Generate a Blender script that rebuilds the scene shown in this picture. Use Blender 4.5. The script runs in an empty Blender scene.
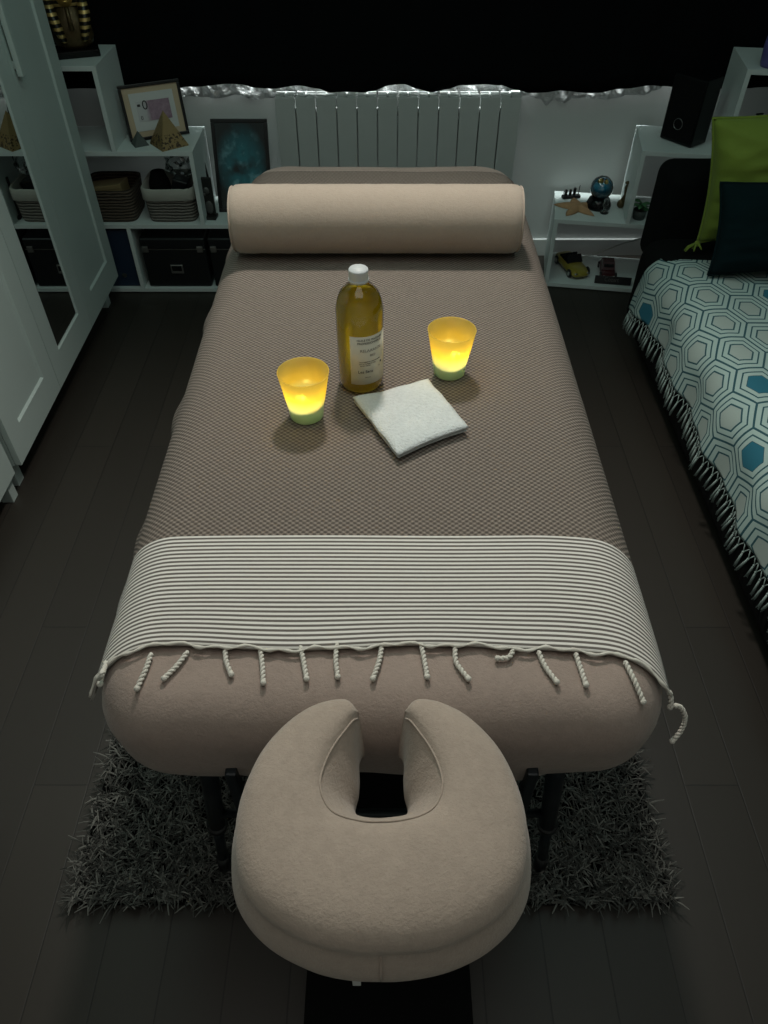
import bpy, bmesh, math, random
from mathutils import Vector, Matrix
from math import sin, cos, pi, radians as R
random.seed(7)
COL = bpy.context.scene.collection
sc = bpy.context.scene

# ------------------------------------------------------------------ camera data
F = 745.0; TH = R(45.5); CH = 1.6
CT, ST = cos(TH), sin(TH)
def P(u, v, x=None, y=None, z=None):
    a = (u-384)/F; b = (512-v)/F
    d = (a, CT+b*ST, -ST+b*CT)
    if z is not None: t = (z-CH)/d[2]
    elif y is not None: t = y/d[1]
    else: t = x/d[0]
    return Vector((d[0]*t, d[1]*t, CH+d[2]*t))
cam = bpy.data.cameras.new('camera'); camo = bpy.data.objects.new('camera', cam)
COL.objects.link(camo); sc.camera = camo
camo.location = (0, 0, CH); camo.rotation_euler = (pi/2-TH, 0, 0)
cam.sensor_fit = 'VERTICAL'; cam.sensor_height = 24; cam.lens = F/1024*24
cam.clip_start = .02

# ------------------------------------------------------------------ materials
class NT:
    def __init__(s, name):
        s.m = bpy.data.materials.new(name); s.m.use_nodes = True
        s.t = s.m.node_tree; s.b = s.t.nodes['Principled BSDF']; s.out = s.t.nodes['Material Output']
    def n(s, typ, **kw):
        nd = s.t.nodes.new(typ)
        for k, v in kw.items(): setattr(nd, k, v)
        return nd
    def l(s, a, b): s.t.links.new(a, b)
    def put(s, sock, v):
        if hasattr(v, 'is_output'): s.l(v, sock)
        else: sock.default_value = v
    def math(s, op, a, b=0.0, c=0.0, clamp=False):
        nd = s.n('ShaderNodeMath', operation=op); nd.use_clamp = clamp
        s.put(nd.inputs[0], a); s.put(nd.inputs[1], b); s.put(nd.inputs[2], c)
        return nd.outputs[0]
    def mix(s, f, a, b):
        nd = s.n('ShaderNodeMix', data_type='RGBA')
        s.put(nd.inputs[0], f)
        for i, v in ((6, a), (7, b)):
            if isinstance(v, tuple) and len(v) == 3: v = v+(1,)
            s.put(nd.inputs[i], v)
        return nd.outputs[2]
    def coord(s, which='Object'):
        return s.n('ShaderNodeTexCoord').outputs[which]
    def xyz(s, vec):
        nd = s.n('ShaderNodeSeparateXYZ'); s.l(vec, nd.inputs[0]); return nd.outputs
    def noise(s, vec, scale, detail=3, rough=.55):
        nd = s.n('ShaderNodeTexNoise'); s.l(vec, nd.inputs['Vector'])
        nd.inputs['Scale'].default_value = scale; nd.inputs['Detail'].default_value = detail
        nd.inputs['Roughness'].default_value = rough
        return nd.outputs['Fac']
    def bump(s, h, strength=.4, dist=.002):
        nd = s.n('ShaderNodeBump'); s.put(nd.inputs['Height'], h)
        nd.inputs['Strength'].default_value = strength; nd.inputs['Distance'].default_value = dist
        s.l(nd.outputs[0], s.b.inputs['Normal'])
    def base(s, c): s.put(s.b.inputs['Base Color'], c+(1,) if isinstance(c, tuple) and len(c) == 3 else c)

def mat(name, col, rough=.6, metal=0., var=0., vs=20, bump=0., bs=60, sheen=0., trans=0., ior=1.45, emit=None, es=0., spec=None, coat=0., alpha=1.):
    t = NT(name)
    t.b.inputs['Roughness'].default_value = rough
    t.b.inputs['Metallic'].default_value = metal
    t.b.inputs['Sheen Weight'].default_value = sheen
    t.b.inputs['Transmission Weight'].default_value = trans
    t.b.inputs['IOR'].default_value = ior
    t.b.inputs['Coat Weight'].default_value = coat
    t.b.inputs['Alpha'].default_value = alpha
    if spec is not None: t.b.inputs['Specular IOR Level'].default_value = spec
    if emit:
        t.b.inputs['Emission Color'].default_value = emit+(1,); t.b.inputs['Emission Strength'].default_value = es
    c = t.coord()
    f = t.noise(c, vs)
    k = max(var, .04)
    t.base(t.mix(f, tuple(q*(1-k) for q in col), tuple(min(1, q*(1+k)) for q in col)))
    if bump: t.bump(t.noise(c, bs, 4), bump, .003)
    return t.m

M = {}
M['white_panel'] = mat('white_panel', (.47, .55, .53), .42, var=.03, vs=3)
M['shelf_white'] = mat('shelf_white', (.56, .62, .61), .45, var=.03, vs=5)
M['wall'] = mat('wall_paint', (.50, .52, .51), .8, var=.04, vs=4, bump=.08, bs=300)
M['ceiling'] = mat('ceiling_paint', (.5, .5, .5), .9)
M['trim'] = mat('trim_white', (.65, .67, .66), .5)
M['radiator'] = mat('radiator_enamel', (.46, .48, .47), .4)
M['black'] = mat('black_plastic', (.008, .009, .010), .35)
M['black_matt'] = mat('black_matt', (.004, .0042, .0045), .9, spec=.15)
M['black_gloss'] = mat('black_gloss', (.004, .0045, .005), .18, spec=.3)
M['black_fabric'] = mat('black_sofa_fabric', (.0035, .0042, .0042), .95, var=.2, vs=60, bump=.3, bs=400, spec=.15)
M['curtain'] = mat('black_blackout_fabric', (.0035, .004, .0045), .95, spec=.05)
M['frame_leg'] = mat('table_leg_metal', (.012, .018, .022), .4, metal=.3)
M['fringe_cloth'] = mat('pale_teal_yarn', (.33, .42, .40), .9, bump=.3, bs=400)
M['steel'] = mat('brushed_steel', (.5, .5, .48), .3, metal=1)
M['mirror'] = mat('mirror_silver', (.75, .78, .77), .01, metal=1)
M['bark_beige'] = mat('cream_wood', (.48, .38, .26), .6)
M['paper'] = mat('white_mount', (.55, .56, .55), .7)
M['rope'] = mat('cotton_rope', (.62, .60, .54), .85, bump=.4, bs=500)
M['gold_paint'] = mat('gold_paint', (.55, .36, .10), .35, metal=.6)
M['green_fabric'] = mat('green_cotton', (.15, .215, .022), .8, var=.15, vs=12, bump=.4, bs=45, sheen=.1)
M['dark_teal'] = mat('dark_teal_velvet', (.0015, .010, .012), .95, spec=.15, var=.25, vs=15, bump=.2, bs=60)
M['towel'] = mat('white_terry', (.60, .635, .635), .95, var=.16, vs=160, bump=1., bs=220, sheen=.1)
def wax_mat():
    t = NT('green_gel_wax'); n = t.noise(t.coord(), 55, 2)
    c = t.mix(t.math('MULTIPLY', t.math('SUBTRACT', n, .42), 6.0, clamp=True), (.88, .90, .86), (.50, .78, .70))
    t.base(c); t.b.inputs['Roughness'].default_value = .4
    tr = t.n('ShaderNodeBsdfTranslucent'); t.l(c, tr.inputs[0]); mx = t.n('ShaderNodeMixShader'); mx.inputs[0].default_value = .6
    t.l(t.b.outputs[0], mx.inputs[1]); t.l(tr.outputs[0], mx.inputs[2]); t.l(mx.outputs[0], t.out.inputs[0]); return t.m
M['wax'] = wax_mat()
M['cream_plastic'] = mat('white_cap_plastic', (.50, .52, .53), .5)
M['flame'] = mat('candle_flame', (1, .8, .2), .5, emit=(1, .74, .08), es=14)
M['foam'] = mat('starfish_skin', (.42, .25, .13), .85, var=.25, vs=60, bump=.8, bs=200)
M['leaf'] = mat('plant_leaf', (.05, .16, .06), .5)
M['blue_binder'] = mat('navy_card', (.008, .022, .05), .6)
M['yellow_car'] = mat('yellow_car_paint', (.26, .215, .035), .3, coat=.4)
M['red_car'] = mat('dark_red_car_paint', (.045, .006, .008), .3, coat=.4)
M['windscreen'] = mat('dark_windscreen', (.02, .02, .022), .1)
M['grey_stone'] = mat('grey_stone', (.06, .075, .07), .7, bump=.4, bs=120)
M['brown_box'] = mat('kraft_card', (.20, .15, .07), .8)
M['purple'] = mat('purple_glaze', (.09, .08, .24), .4, var=.3, vs=8)
M['clear'] = mat('clear_glass', (.95, .98, .98), .02, trans=1)
M['blue_globe'] = mat('blue_glitter_water', (.01, .22, .36), .3, var=.5, vs=60)
M['lining'] = mat('basket_lining', (.35, .35, .31), .9, bump=.4, bs=60)
M['cable'] = mat('white_cable', (.5, .52, .5), .5)
M['ink'] = mat('dark_print', (.03, .03, .03), .7)
M['ink_grey'] = mat('grey_print', (.16, .15, .13), .7)
M['silver'] = mat('silver_ring', (.25, .25, .25), .35, metal=1)
M['figurine'] = mat('dark_bronze', (.02, .02, .018), .5, metal=.3, bump=.5, bs=80)
M['pewter'] = mat('grey_relief', (.10, .10, .095), .5, metal=.4, bump=.6, bs=100)

def velvet(name, col, k=.10):
    t = NT(name); c = t.coord()
    f1 = t.noise(c, 90, 5, .7); f2 = t.noise(c, 9, 3)
    f = t.math('ADD', t.math('MULTIPLY', f1, .6), t.math('MULTIPLY', f2, .4))
    t.base(t.mix(f, tuple(q*(1-3*k) for q in col), tuple(q*(1+3*k) for q in col)))
    t.b.inputs['Roughness'].default_value = .95
    t.b.inputs['Sheen Weight'].default_value = .25
    t.b.inputs['Sheen Roughness'].default_value = .5
    t.bump(t.math('ADD', t.noise(c, 260, 4, .7), t.math('MULTIPLY', t.noise(c, 110, 4, .6), .5)), .7, .0017)
    return t.m
M['velvet'] = velvet('beige_plush', (.365, .300, .248))
M['velvet_cover'] = velvet('taupe_plush_cover', (.285, .225, .192))
M['velvet_bolster'] = velvet('beige_bolster_plush', (.36, .295, .24), .05)

# throw: honeycomb weave with a striped end band, UV in metres (v = 0 at the hem)
def throw_mat():
    t = NT('taupe_honeycomb_throw')
    uv = t.xyz(t.coord('UV')); c = t.coord()
    u, v = uv[0], uv[1]
    a = t.math('MULTIPLY', u, 2*pi/.0115); b = t.math('MULTIPLY', v, 2*pi/.0098)
    p = t.math('MULTIPLY', t.math('SINE', a), t.math('SINE', b))
    h = t.math('ADD', t.math('MULTIPLY', p, .62), .42, clamp=True)
    # uneven weaving bars
    n = t.noise(c, 14, 3); fine = t.noise(c, 400, 3)
    hh = t.math('ADD', h, t.math('MULTIPLY', t.math('SUBTRACT', fine, .5), .9), clamp=True)
    weave = t.mix(hh, (.056, .045, .039), (.292, .246, .210))
    weave = t.mix(t.math('MULTIPLY', n, .35), weave, (.135, .11, .092))
    # stripes
    s = t.math('SINE', t.math('MULTIPLY', v, 2*pi/.0078))
    s = t.math('ADD', t.math('MULTIPLY', s, 2.0), .52, clamp=True)
    st = t.mix(s, (.10, .088, .080), (.72, .70, .66))
    st = t.mix(t.math('MULTIPLY', fine, .2), st, (.3, .28, .25))
    band = t.math('LESS_THAN', v, .2065)
    t.base(t.mix(band, weave, st))
    t.b.inputs['Roughness'].default_value = .95
    hb = t.math('ADD', t.math('MULTIPLY', h, t.math('SUBTRACT', 1.0, band)), t.math('MULTIPLY', t.math('MULTIPLY', s, band), .25))
    t.bump(hb, .6, .0025)
    return t.m
M['throw'] = throw_mat()

def hex_mat():
    t = NT('hexagon_print_bedspread')
    uv = t.xyz(t.coord('UV')); c = t.coord()
    px = t.math('MULTIPLY', uv[0], .866/.102); py = t.math('MULTIPLY', uv[1], 1/.152)
    def cell(ox, oy):
        x = t.math('SUBTRACT', t.math('FLOORED_MODULO', t.math('ADD', px, ox), 1.732), .866)
        y = t.math('SUBTRACT', t.math('FLOORED_MODULO', t.math('ADD', py, oy), 1.0), .5)
        return x, y
    ax, ay = cell(0, 0); bx, by = cell(.866, .5)
    da = t.math('ADD', t.math('MULTIPLY', ax, ax), t.math('MULTIPLY', ay, ay))
    db = t.math('ADD', t.math('MULTIPLY', bx, bx), t.math('MULTIPLY', by, by))
    sel = t.math('LESS_THAN', da, db); inv = t.math('SUBTRACT', 1.0, sel)
    gx = t.math('ADD', t.math('MULTIPLY', ax, sel), t.math('MULTIPLY', bx, inv))
    gy = t.math('ADD', t.math('MULTIPLY', ay, sel), t.math('MULTIPLY', by, inv))
    X, Y = t.math('ABSOLUTE', gx), t.math('ABSOLUTE', gy)
    d = t.math('MAXIMUM', Y, t.math('ADD', t.math('MULTIPLY', Y, .5), t.math('MULTIPLY', X, .866)))
    def line(at, w): return t.math('LESS_THAN', t.math('ABSOLUTE', t.math('SUBTRACT', d, at)), w)
    ln = t.math('MAXIMUM', line(.245, .018), t.math('MAXIMUM', line(.368, .016), line(.49, .013)))
    # cell id -> a few filled cells
    ix = t.math('SUBTRACT', px, gx); iy = t.math('SUBTRACT', py, gy)
    cv = t.n('ShaderNodeCombineXYZ'); t.l(t.math('ROUND', t.math('MULTIPLY', ix, 1/.866)), cv.inputs[0]); t.l(t.math('ROUND', t.math('MULTIPLY', iy, 2)), cv.inputs[1])
    wn = t.n('ShaderNodeTexWhiteNoise', noise_dimensions='2D'); t.l(cv.outputs[0], wn.inputs['Vector'])
    fill = t.math('MULTIPLY', t.math('LESS_THAN', wn.outputs['Value'], .21), t.math('LESS_THAN', d, .25))
    inner = t.math('LESS_THAN', d, .25)
    fine = t.noise(c, 350, 3)
    col = t.mix(inner, (.37, .50, .475), (.34, .41, .385))
    col = t.mix(t.math('MULTIPLY', fine, .5), col, (.28, .37, .35))
    col = t.mix(ln, col, (.015, .075, .095))
    col = t.mix(fill, col, (.015, .13, .19))
    t.base(col); t.b.inputs['Roughness'].default_value = .9
    t.bump(fine, .4, .002)
    return t.m
M['hex'] = hex_mat()

def floor_mat():
    t = NT('dark_oak_planks'); c = t.xyz(t.coord())
    cv = t.n('ShaderNodeCombineXYZ'); t.l(c[1], cv.inputs[0]); t.l(t.math('ADD', c[0], .055+1.2), cv.inputs[1])
    br = t.n('ShaderNodeTexBrick'); t.l(cv.outputs[0], br.inputs['Vector'])
    br.offset = .37; br.inputs['Scale'].default_value = 1
    br.inputs['Brick Width'].default_value = 1.15; br.inputs['Row Height'].default_value = .12
    br.inputs['Mortar Size'].default_value = .0016; br.inputs['Mortar Smooth'].default_value = .4
    br.inputs['Color1'].default_value = (.022, .0185, .0145, 1); br.inputs['Color2'].default_value = (.029, .0245, .019, 1)
    br.inputs['Mortar'].default_value = (.004, .0035, .003, 1)
    g = t.n('ShaderNodeMapping'); g.inputs['Scale'].default_value = (60, 2.5, 1); t.l(t.coord(), g.inputs[0])
    n = t.noise(g.outputs[0], 1.0, 5, .6)
    t.base(t.mix(t.math('MULTIPLY', n, .5), br.outputs['Color'], (.022, .019, .015, 1)))
    t.b.inputs['Roughness'].default_value = .5
    t.bump(t.math('ADD', t.math('MULTIPLY', n, .3), t.math('MULTIPLY', br.outputs['Fac'], -1.0)), .25, .002)
    return t.m
M['floor'] = floor_mat()

def wicker(name, c1, c2):
    t = NT(name); c = t.coord(); o = t.xyz(c)
    s = t.math('SINE', t.math('ADD', t.math('MULTIPLY', o[2], 2*pi/.012), t.math('MULTIPLY', t.noise(c, 40, 3), 5)))
    s = t.math('ADD', t.math('MULTIPLY', s, .5), .5)
    t.base(t.mix(s, c1, c2)); t.b.inputs['Roughness'].default_value = .8
    t.bump(s, .9, .004)
    return t.m
M['wicker_brown'] = wicker('brown_wicker', (.020, .014, .009), (.105, .075, .052))
M['wicker_grey'] = wicker('grey_wicker', (.05, .045, .04), (.24, .22, .19))

def gold_stripes():
    t = NT('gold_and_dark_stripes'); c = t.coord(); o = t.xyz(c)
    s = t.math('SINE', t.math('MULTIPLY', o[2], 2*pi/.021))
    s = t.math('GREATER_THAN', s, .1)
    t.base(t.mix(s, (.012, .010, .006), (.62, .44, .16)))
    t.put(t.b.inputs['Metallic'], t.math('MULTIPLY', s, .4)); t.b.inputs['Roughness'].default_value = .35
    return t.m
M['nemes'] = gold_stripes()
M['bronze'] = mat('dark_gilt', (.085, .06, .025), .4, metal=.5, var=.4, vs=60, bump=.4, bs=90)

def pyramid_mat():
    t = NT('carved_golden_resin'); c = t.coord(); o = t.xyz(c)
    n = t.noise(c, 110, 3)
    m = t.math('GREATER_THAN', n, .54)
    low = t.math('LESS_THAN', o[2], .045)
    t.base(t.mix(t.math('MULTIPLY', m, low), (.26, .18, .075), (.05, .03, .015)))
    t.b.inputs['Roughness'].default_value = .4; t.b.inputs['Metallic'].default_value = .3
    t.bump(n, .5, .002)
    return t.m
M['pyramid'] = pyramid_mat()

def note_mat():
    t = NT('violet_banknote_print'); c = t.coord(); o = t.xyz(c)
    n = t.noise(c, 45, 4, .7)
    side = t.math('MULTIPLY', t.math('ADD', o[0], .032), 60, clamp=True)
    a = t.mix(n, (.42, .42, .44), (.55, .55, .55))
    b = t.mix(n, (.13, .06, .11), (.46, .33, .40))
    t.base(t.mix(side, a, b)); t.b.inputs['Roughness'].default_value = .6
    return t.m
M['note'] = note_mat()

def mist_mat():
    t = NT('teal_mist_print'); c = t.coord(); o = t.xyz(c)
    n = t.noise(c, 9, 3, .5); n2 = t.noise(c, 20, 3)
    r = t.math('SQRT', t.math('ADD', t.math('POWER', t.math('MULTIPLY', o[0], 10), 2.0), t.math('POWER', t.math('MULTIPLY', t.math('SUBTRACT', o[2], .17), 6.5), 2.0)))
    fall = t.math('MULTIPLY', t.math('SUBTRACT', 1.05, r, clamp=True), 1.5)
    k = t.math('MULTIPLY', fall, t.math('MULTIPLY', t.math('SUBTRACT', n, .34), 6.0, clamp=True), clamp=True)
    col = t.mix(k, (.010, .018, .020), (.022, .17, .21))
    k2 = t.math('MULTIPLY', k, t.math('MULTIPLY', t.math('SUBTRACT', n2, .52), 5.0, clamp=True), clamp=True)
    t.base(t.mix(k2, col, (.22, .46, .52)))
    t.b.inputs['Roughness'].default_value = .25
    return t.m
M['mist'] = mist_mat()

def cup_mat():
    t = NT('frosted_pale_yellow_glass')
    o = t.xyz(t.coord()); 
    k = t.math('MULTIPLY', t.math('SUBTRACT', o[2], .026), 34.0, clamp=True)
    col = t.mix(k, (.80, .88, .80), (.96, .76, .20))
    tr = t.n('ShaderNodeBsdfTranslucent'); t.l(col, tr.inputs[0])
    t.base(col); t.b.inputs['Roughness'].default_value = .25
    t.b.inputs['Transmission Weight'].default_value = .25
    mx = t.n('ShaderNodeMixShader'); mx.inputs[0].default_value = .62
    t.l(t.b.outputs[0], mx.inputs[1]); t.l(tr.outputs[0], mx.inputs[2])
    tp = t.n('ShaderNodeBsdfTransparent'); tp.inputs[0].default_value = (1, .93, .7, 1)
    m2 = t.n('ShaderNodeMixShader'); m2.inputs[0].default_value = .22
    t.l(mx.outputs[0], m2.inputs[1]); t.l(tp.outputs[0], m2.inputs[2])
    t.l(m2.outputs[0], t.out.inputs[0])
    return t.m
M['cup'] = cup_mat()

def oil_mat():
    t = NT('golden_massage_oil')
    tp = t.n('ShaderNodeBsdfTransparent'); tp.inputs[0].default_value = (.95, .88, .34, 1)
    tr = t.n('ShaderNodeBsdfTranslucent'); tr.inputs[0].default_value = (.98, .86, .06, 1)
    rf = t.n('ShaderNodeBsdfRefraction'); rf.inputs['Color'].default_value = (.94, .84, .2, 1); rf.inputs['IOR'].default_value = 1.25; rf.inputs['Roughness'].default_value = .02
    mx = t.n('ShaderNodeMixShader'); mx.inputs[0].default_value = .42
    t.l(tp.outputs[0], mx.inputs[1]); t.l(tr.outputs[0], mx.inputs[2])
    m2 = t.n('ShaderNodeMixShader'); m2.inputs[0].default_value = .12
    t.l(mx.outputs[0], m2.inputs[1]); t.l(rf.outputs[0], m2.inputs[2])
    t.l(m2.outputs[0], t.out.inputs[0])
    return t.m
M['oil'] = oil_mat()
def shell_mat(name, tint, k):
    t = NT(name); t.base(tint); t.b.inputs['Roughness'].default_value = .04
    t.b.inputs['Specular IOR Level'].default_value = .9
    tp = t.n('ShaderNodeBsdfTransparent'); tp.inputs[0].default_value = tint+(1,)
    fr = t.n('ShaderNodeFresnel'); fr.inputs[0].default_value = 1.5
    g = t.n('ShaderNodeBsdfGlossy'); g.inputs['Roughness'].default_value = .05
    mx = t.n('ShaderNodeMixShader'); t.l(t.math('MULTIPLY', fr.outputs[0], k, clamp=True), mx.inputs[0])
    t.l(tp.outputs[0], mx.inputs[1]); t.l(g.outputs[0], mx.inputs[2]); t.l(mx.outputs[0], t.out.inputs[0])
    return t.m
M['bottle_shell'] = shell_mat('clear_bottle_plastic', (.99, .98, .93), 1.8)
M['pane'] = shell_mat('window_pane', (.93, .96, .96), 1.0)
M['bag'] = shell_mat('clear_plastic_film', (.9, .93, .93), 2.5)
def foil_mat():
    t = NT('silver_blackout_lining'); c = t.coord()
    n = t.noise(c, 60, 3); 
    t.base(t.mix(n, (.45, .46, .46), (.90, .91, .91))); t.b.inputs['Roughness'].default_value = .35
    t.b.inputs['Metallic'].default_value = .25
    t.bump(t.noise(c, 45, 3), 1.0, .02)
    tr = t.n('ShaderNodeBsdfTranslucent'); tr.inputs[0].default_value = (.8, .82, .82, 1)
    mx = t.n('ShaderNodeMixShader'); mx.inputs[0].default_value = .35
    t.l(t.b.outputs[0], mx.inputs[1]); t.l(tr.outputs[0], mx.inputs[2]); t.l(mx.outputs[0], t.out.inputs[0])
    return t.m
M['foil'] = foil_mat()
def rug_mat():
    t = NT('charcoal_shag_yarn')
    at = t.n('ShaderNodeAttribute', attribute_name='shade')
    t.base(t.mix(at.outputs['Fac'], (.020, .022, .020), (.23, .235, .215)))
    t.b.inputs['Roughness'].default_value = .6; t.b.inputs['Sheen Weight'].default_value = .1
    return t.m
M['rug'] = rug_mat()

# ------------------------------------------------------------------ object helpers
def tag(o, label=None, cat=None, group=None, kind=None):
    if label: o['label'] = label
    if cat: o['category'] = cat
    if group: o['group'] = group
    if kind: o['kind'] = kind
    return o
def thing(name, label, cat, loc=(0, 0, 0), rz=0., group=None):
    o = bpy.data.objects.new(name, None); COL.objects.link(o)
    o.location = loc; o.rotation_euler = (0, 0, rz); o.empty_display_size = .05
    return tag(o, label, cat, group)
def mk(name, verts, faces, m, parent=None, smooth=False, sub=0, uvs=None, loc=None):
    me = bpy.data.meshes.new(name); me.from_pydata([tuple(v) for v in verts], [], faces)
    if uvs:
        ul = me.uv_layers.new(name='UVMap')
        for p in me.polygons:
            for li in p.loop_indices: ul.data[li].uv = uvs[me.loops[li].vertex_index]
    me.update()
    o = bpy.data.objects.new(name, me); COL.objects.link(o)
    for mm in (m if isinstance(m, list) else [m]): me.materials.append(M[mm] if isinstance(mm, str) else mm)
    if smooth:
        for p in me.polygons: p.use_smooth = True
    if sub:
        s = o.modifiers.new('s', 'SUBSURF'); s.levels = sub; s.render_levels = sub
    if parent: o.parent = parent
    if loc: o.location = loc
    return o
class G:
    """a growing list of vertices and faces that becomes one mesh"""
    def __init__(s): s.v = []; s.f = []
    def add(s, vs, fs):
        k = len(s.v); s.v += [Vector(q) for q in vs]; s.f += [tuple(i+k for i in f) for f in fs]; return s
    def box(s, x0, x1, y0, y1, z0, z1, b=0., M4=None):
        bm = bmesh.new(); bmesh.ops.create_cube(bm, size=1)
        for v in bm.verts: v.co = Vector(((x0+x1)/2+v.co.x*(x1-x0), (y0+y1)/2+v.co.y*(y1-y0), (z0+z1)/2+v.co.z*(z1-z0)))
        if b: bmesh.ops.bevel(bm, geom=bm.edges[:]+bm.verts[:], offset=b, segments=3 if b > .004 else 2, affect='EDGES', profile=.6)
        if M4: bmesh.ops.transform(bm, matrix=M4, verts=bm.verts)
        bm.verts.index_update()
        s.add([v.co.copy() for v in bm.verts], [tuple(v.index for v in f.verts) for f in bm.faces]); bm.free(); return s
    def lathe(s, prof, n=32, c=(0, 0, 0), sx=1, sy=1):
        vs = []; fs = []
        for r, z in prof:
            for i in range(n):
                a = 2*pi*i/n; vs.append((c[0]+r*cos(a)*sx, c[1]+r*sin(a)*sy, c[2]+z))
        for j in range(len(prof)-1):
            for i in range(n):
                fs.append((j*n+i, j*n+(i+1) % n, (j+1)*n+(i+1) % n, (j+1)*n+i))
        if prof[0][0] > 1e-5: fs.append(tuple(reversed(range(n))))
        if prof[-1][0] > 1e-5: fs.append(tuple(range((len(prof)-1)*n, len(prof)*n)))
        return s.add(vs, fs)
    def tube(s, pts, r, n=8):
        pts = [Vector(p) for p in pts]; rr = r if isinstance(r, (list, tuple)) else [r]*len(pts)
        vs = []; fs = []
        up = Vector((0, 0, 1)); 
        t0 = (pts[1]-pts[0]).normalized()
        if abs(t0.dot(up)) > .95: up = Vector((1, 0, 0))
        a = t0.cross(up).normalized()
        for i, p in enumerate(pts):
            t = (pts[min(i+1, len(pts)-1)]-pts[max(i-1, 0)]).normalized()
            a = (a-t*a.dot(t)).normalized(); b = t.cross(a)
            for k in range(n):
                g = 2*pi*k/n; vs.append(p+(a*cos(g)+b*sin(g))*rr[i])
        for j in range(len(pts)-1):
            for k in range(n): fs.append((j*n+k, j*n+(k+1) % n, (j+1)*n+(k+1) % n, (j+1)*n+k))
        fs.append(tuple(reversed(range(n)))); fs.append(tuple(range((len(pts)-1)*n, len(pts)*n)))
        return s.add(vs, fs)
    def ball(s, c, r, n=14):
        rx, ry, rz = r if isinstance(r, (tuple, list)) else (r, r, r)
        m = n//2; prof = [(sin(pi*i/m), -cos(pi*i/m)) for i in range(m+1)]
        prof[0] = (0.0001, -1); prof[-1] = (0.0001, 1)
        vs = []; k = G().lathe(prof, n)
        return s.add([(c[0]+v.x*rx, c[1]+v.y*ry, c[2]+v.z*rz) for v in k.v], k.f)
    def xf(s, mtx): s.v = [mtx @ v for v in s.v]; return s
    def to(s, name, m, parent=None, smooth=False, sub=0, loc=None): return mk(name, s.v, s.f, m, parent, smooth, sub, loc=loc)
def cr(pts, n):
    """Catmull-Rom resample to n points"""
    pts = [Vector(p) for p in pts]; k = len(pts)-1; out = []
    for i in range(n):
        t = i/(n-1)*k; j = min(int(t), k-1); f = t-j
        p0 = pts[max(j-1, 0)]; p1 = pts[j]; p2 = pts[j+1]; p3 = pts[min(j+2, k)]
        out.append(.5*((2*p1)+(p2-p0)*f+(2*p0-5*p1+4*p2-p3)*f*f+(3*p1-p0-3*p2+p3)*f**3))
    return out
def text(name, body, size, m, parent, mtx, depth=.0003, align='CENTER', warp=None):
    cu = bpy.data.curves.new(name, 'FONT'); cu.body = body; cu.size = size; cu.align_x = align; cu.align_y = 'CENTER'
    cu.extrude = depth; cu.resolution_u = 3
    tmp = bpy.data.objects.new('t', cu); COL.objects.link(tmp)
    dg = bpy.context.evaluated_depsgraph_get(); me = bpy.data.meshes.new_from_object(tmp.evaluated_get(dg))
    bpy.data.objects.remove(tmp)
    for v in me.vertices:
        co = v.co.copy()
        v.co = warp(co) if warp else mtx @ co
    o = bpy.data.objects.new(name, me); COL.objects.link(o); me.materials.clear(); me.materials.append(M[m]); o.parent = parent
    return o
def smoothstep(a, b, x):
    t = max(0, min(1, (x-a)/(b-a))); return t*t*(3-2*t)

# ------------------------------------------------------------------ the setting
XL, XR, YB, YF, ZC = -1.60, 1.80, 3.22, -.9, 2.5
def st(name, g, m, **k):
    o = g.to(name, m, **k); o['kind'] = 'structure'; return o
st('floor', G().box(XL-.1, XR+.1, YF-.1, YB+.1, -.05, 0), 'floor')
st('ceiling', G().box(XL-.1, XR+.1, YF-.1, YB+.1, ZC, ZC+.05), 'ceiling')
st('wall_left', G().box(XL-.1, XL, YF-.1, YB+.1, 0, ZC), 'wall')
st('wall_right', G().box(XR, XR+.1, YF-.1, YB+.1, 0, ZC), 'wall')
st('wall_near', G().box(XL, XR, YF-.1, YF, 0, ZC), 'wall')
WX0, WX1, WZ0, WZ1 = -1.25, 1.35, .86, 2.1
g = G().box(XL, XR, YB, YB+.1, 0, WZ0).box(XL, XR, YB, YB+.1, WZ1, ZC).box(XL, WX0, YB, YB+.1, WZ0, WZ1).box(WX1, XR, YB, YB+.1, WZ0, WZ1)
st('wall_far', g, 'wall')
w = st('window_1', G().box(WX0, WX1, YB+.03, YB+.08, WZ0, WZ0+.06).box(WX0, WX1, YB+.03, YB+.08, WZ1-.06, WZ1)
       .box(WX0, WX0+.06, YB+.03, YB+.08, WZ0+.06, WZ1-.06).box(WX1-.06, WX1, YB+.03, YB+.08, WZ0+.06, WZ1-.06)
       .box(.02, .08, YB+.03, YB+.08, WZ0+.06, WZ1-.06), 'trim')
G().box(WX0+.06, WX1-.06, YB+.052, YB+.058, WZ0+.06, WZ1-.06).to('window_pane', 'pane', w)
st('baseboard_far', G().box(XL, XR, YB-.014, YB, 0, .077, .003), 'trim')
st('baseboard_left', G().box(XL, XL+.014, YF, YB-.015, 0, .077, .003), 'trim')
st('baseboard_right', G().box(XR-.014, XR, YF, YB-.015, 0, .077, .003), 'trim')

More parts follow.
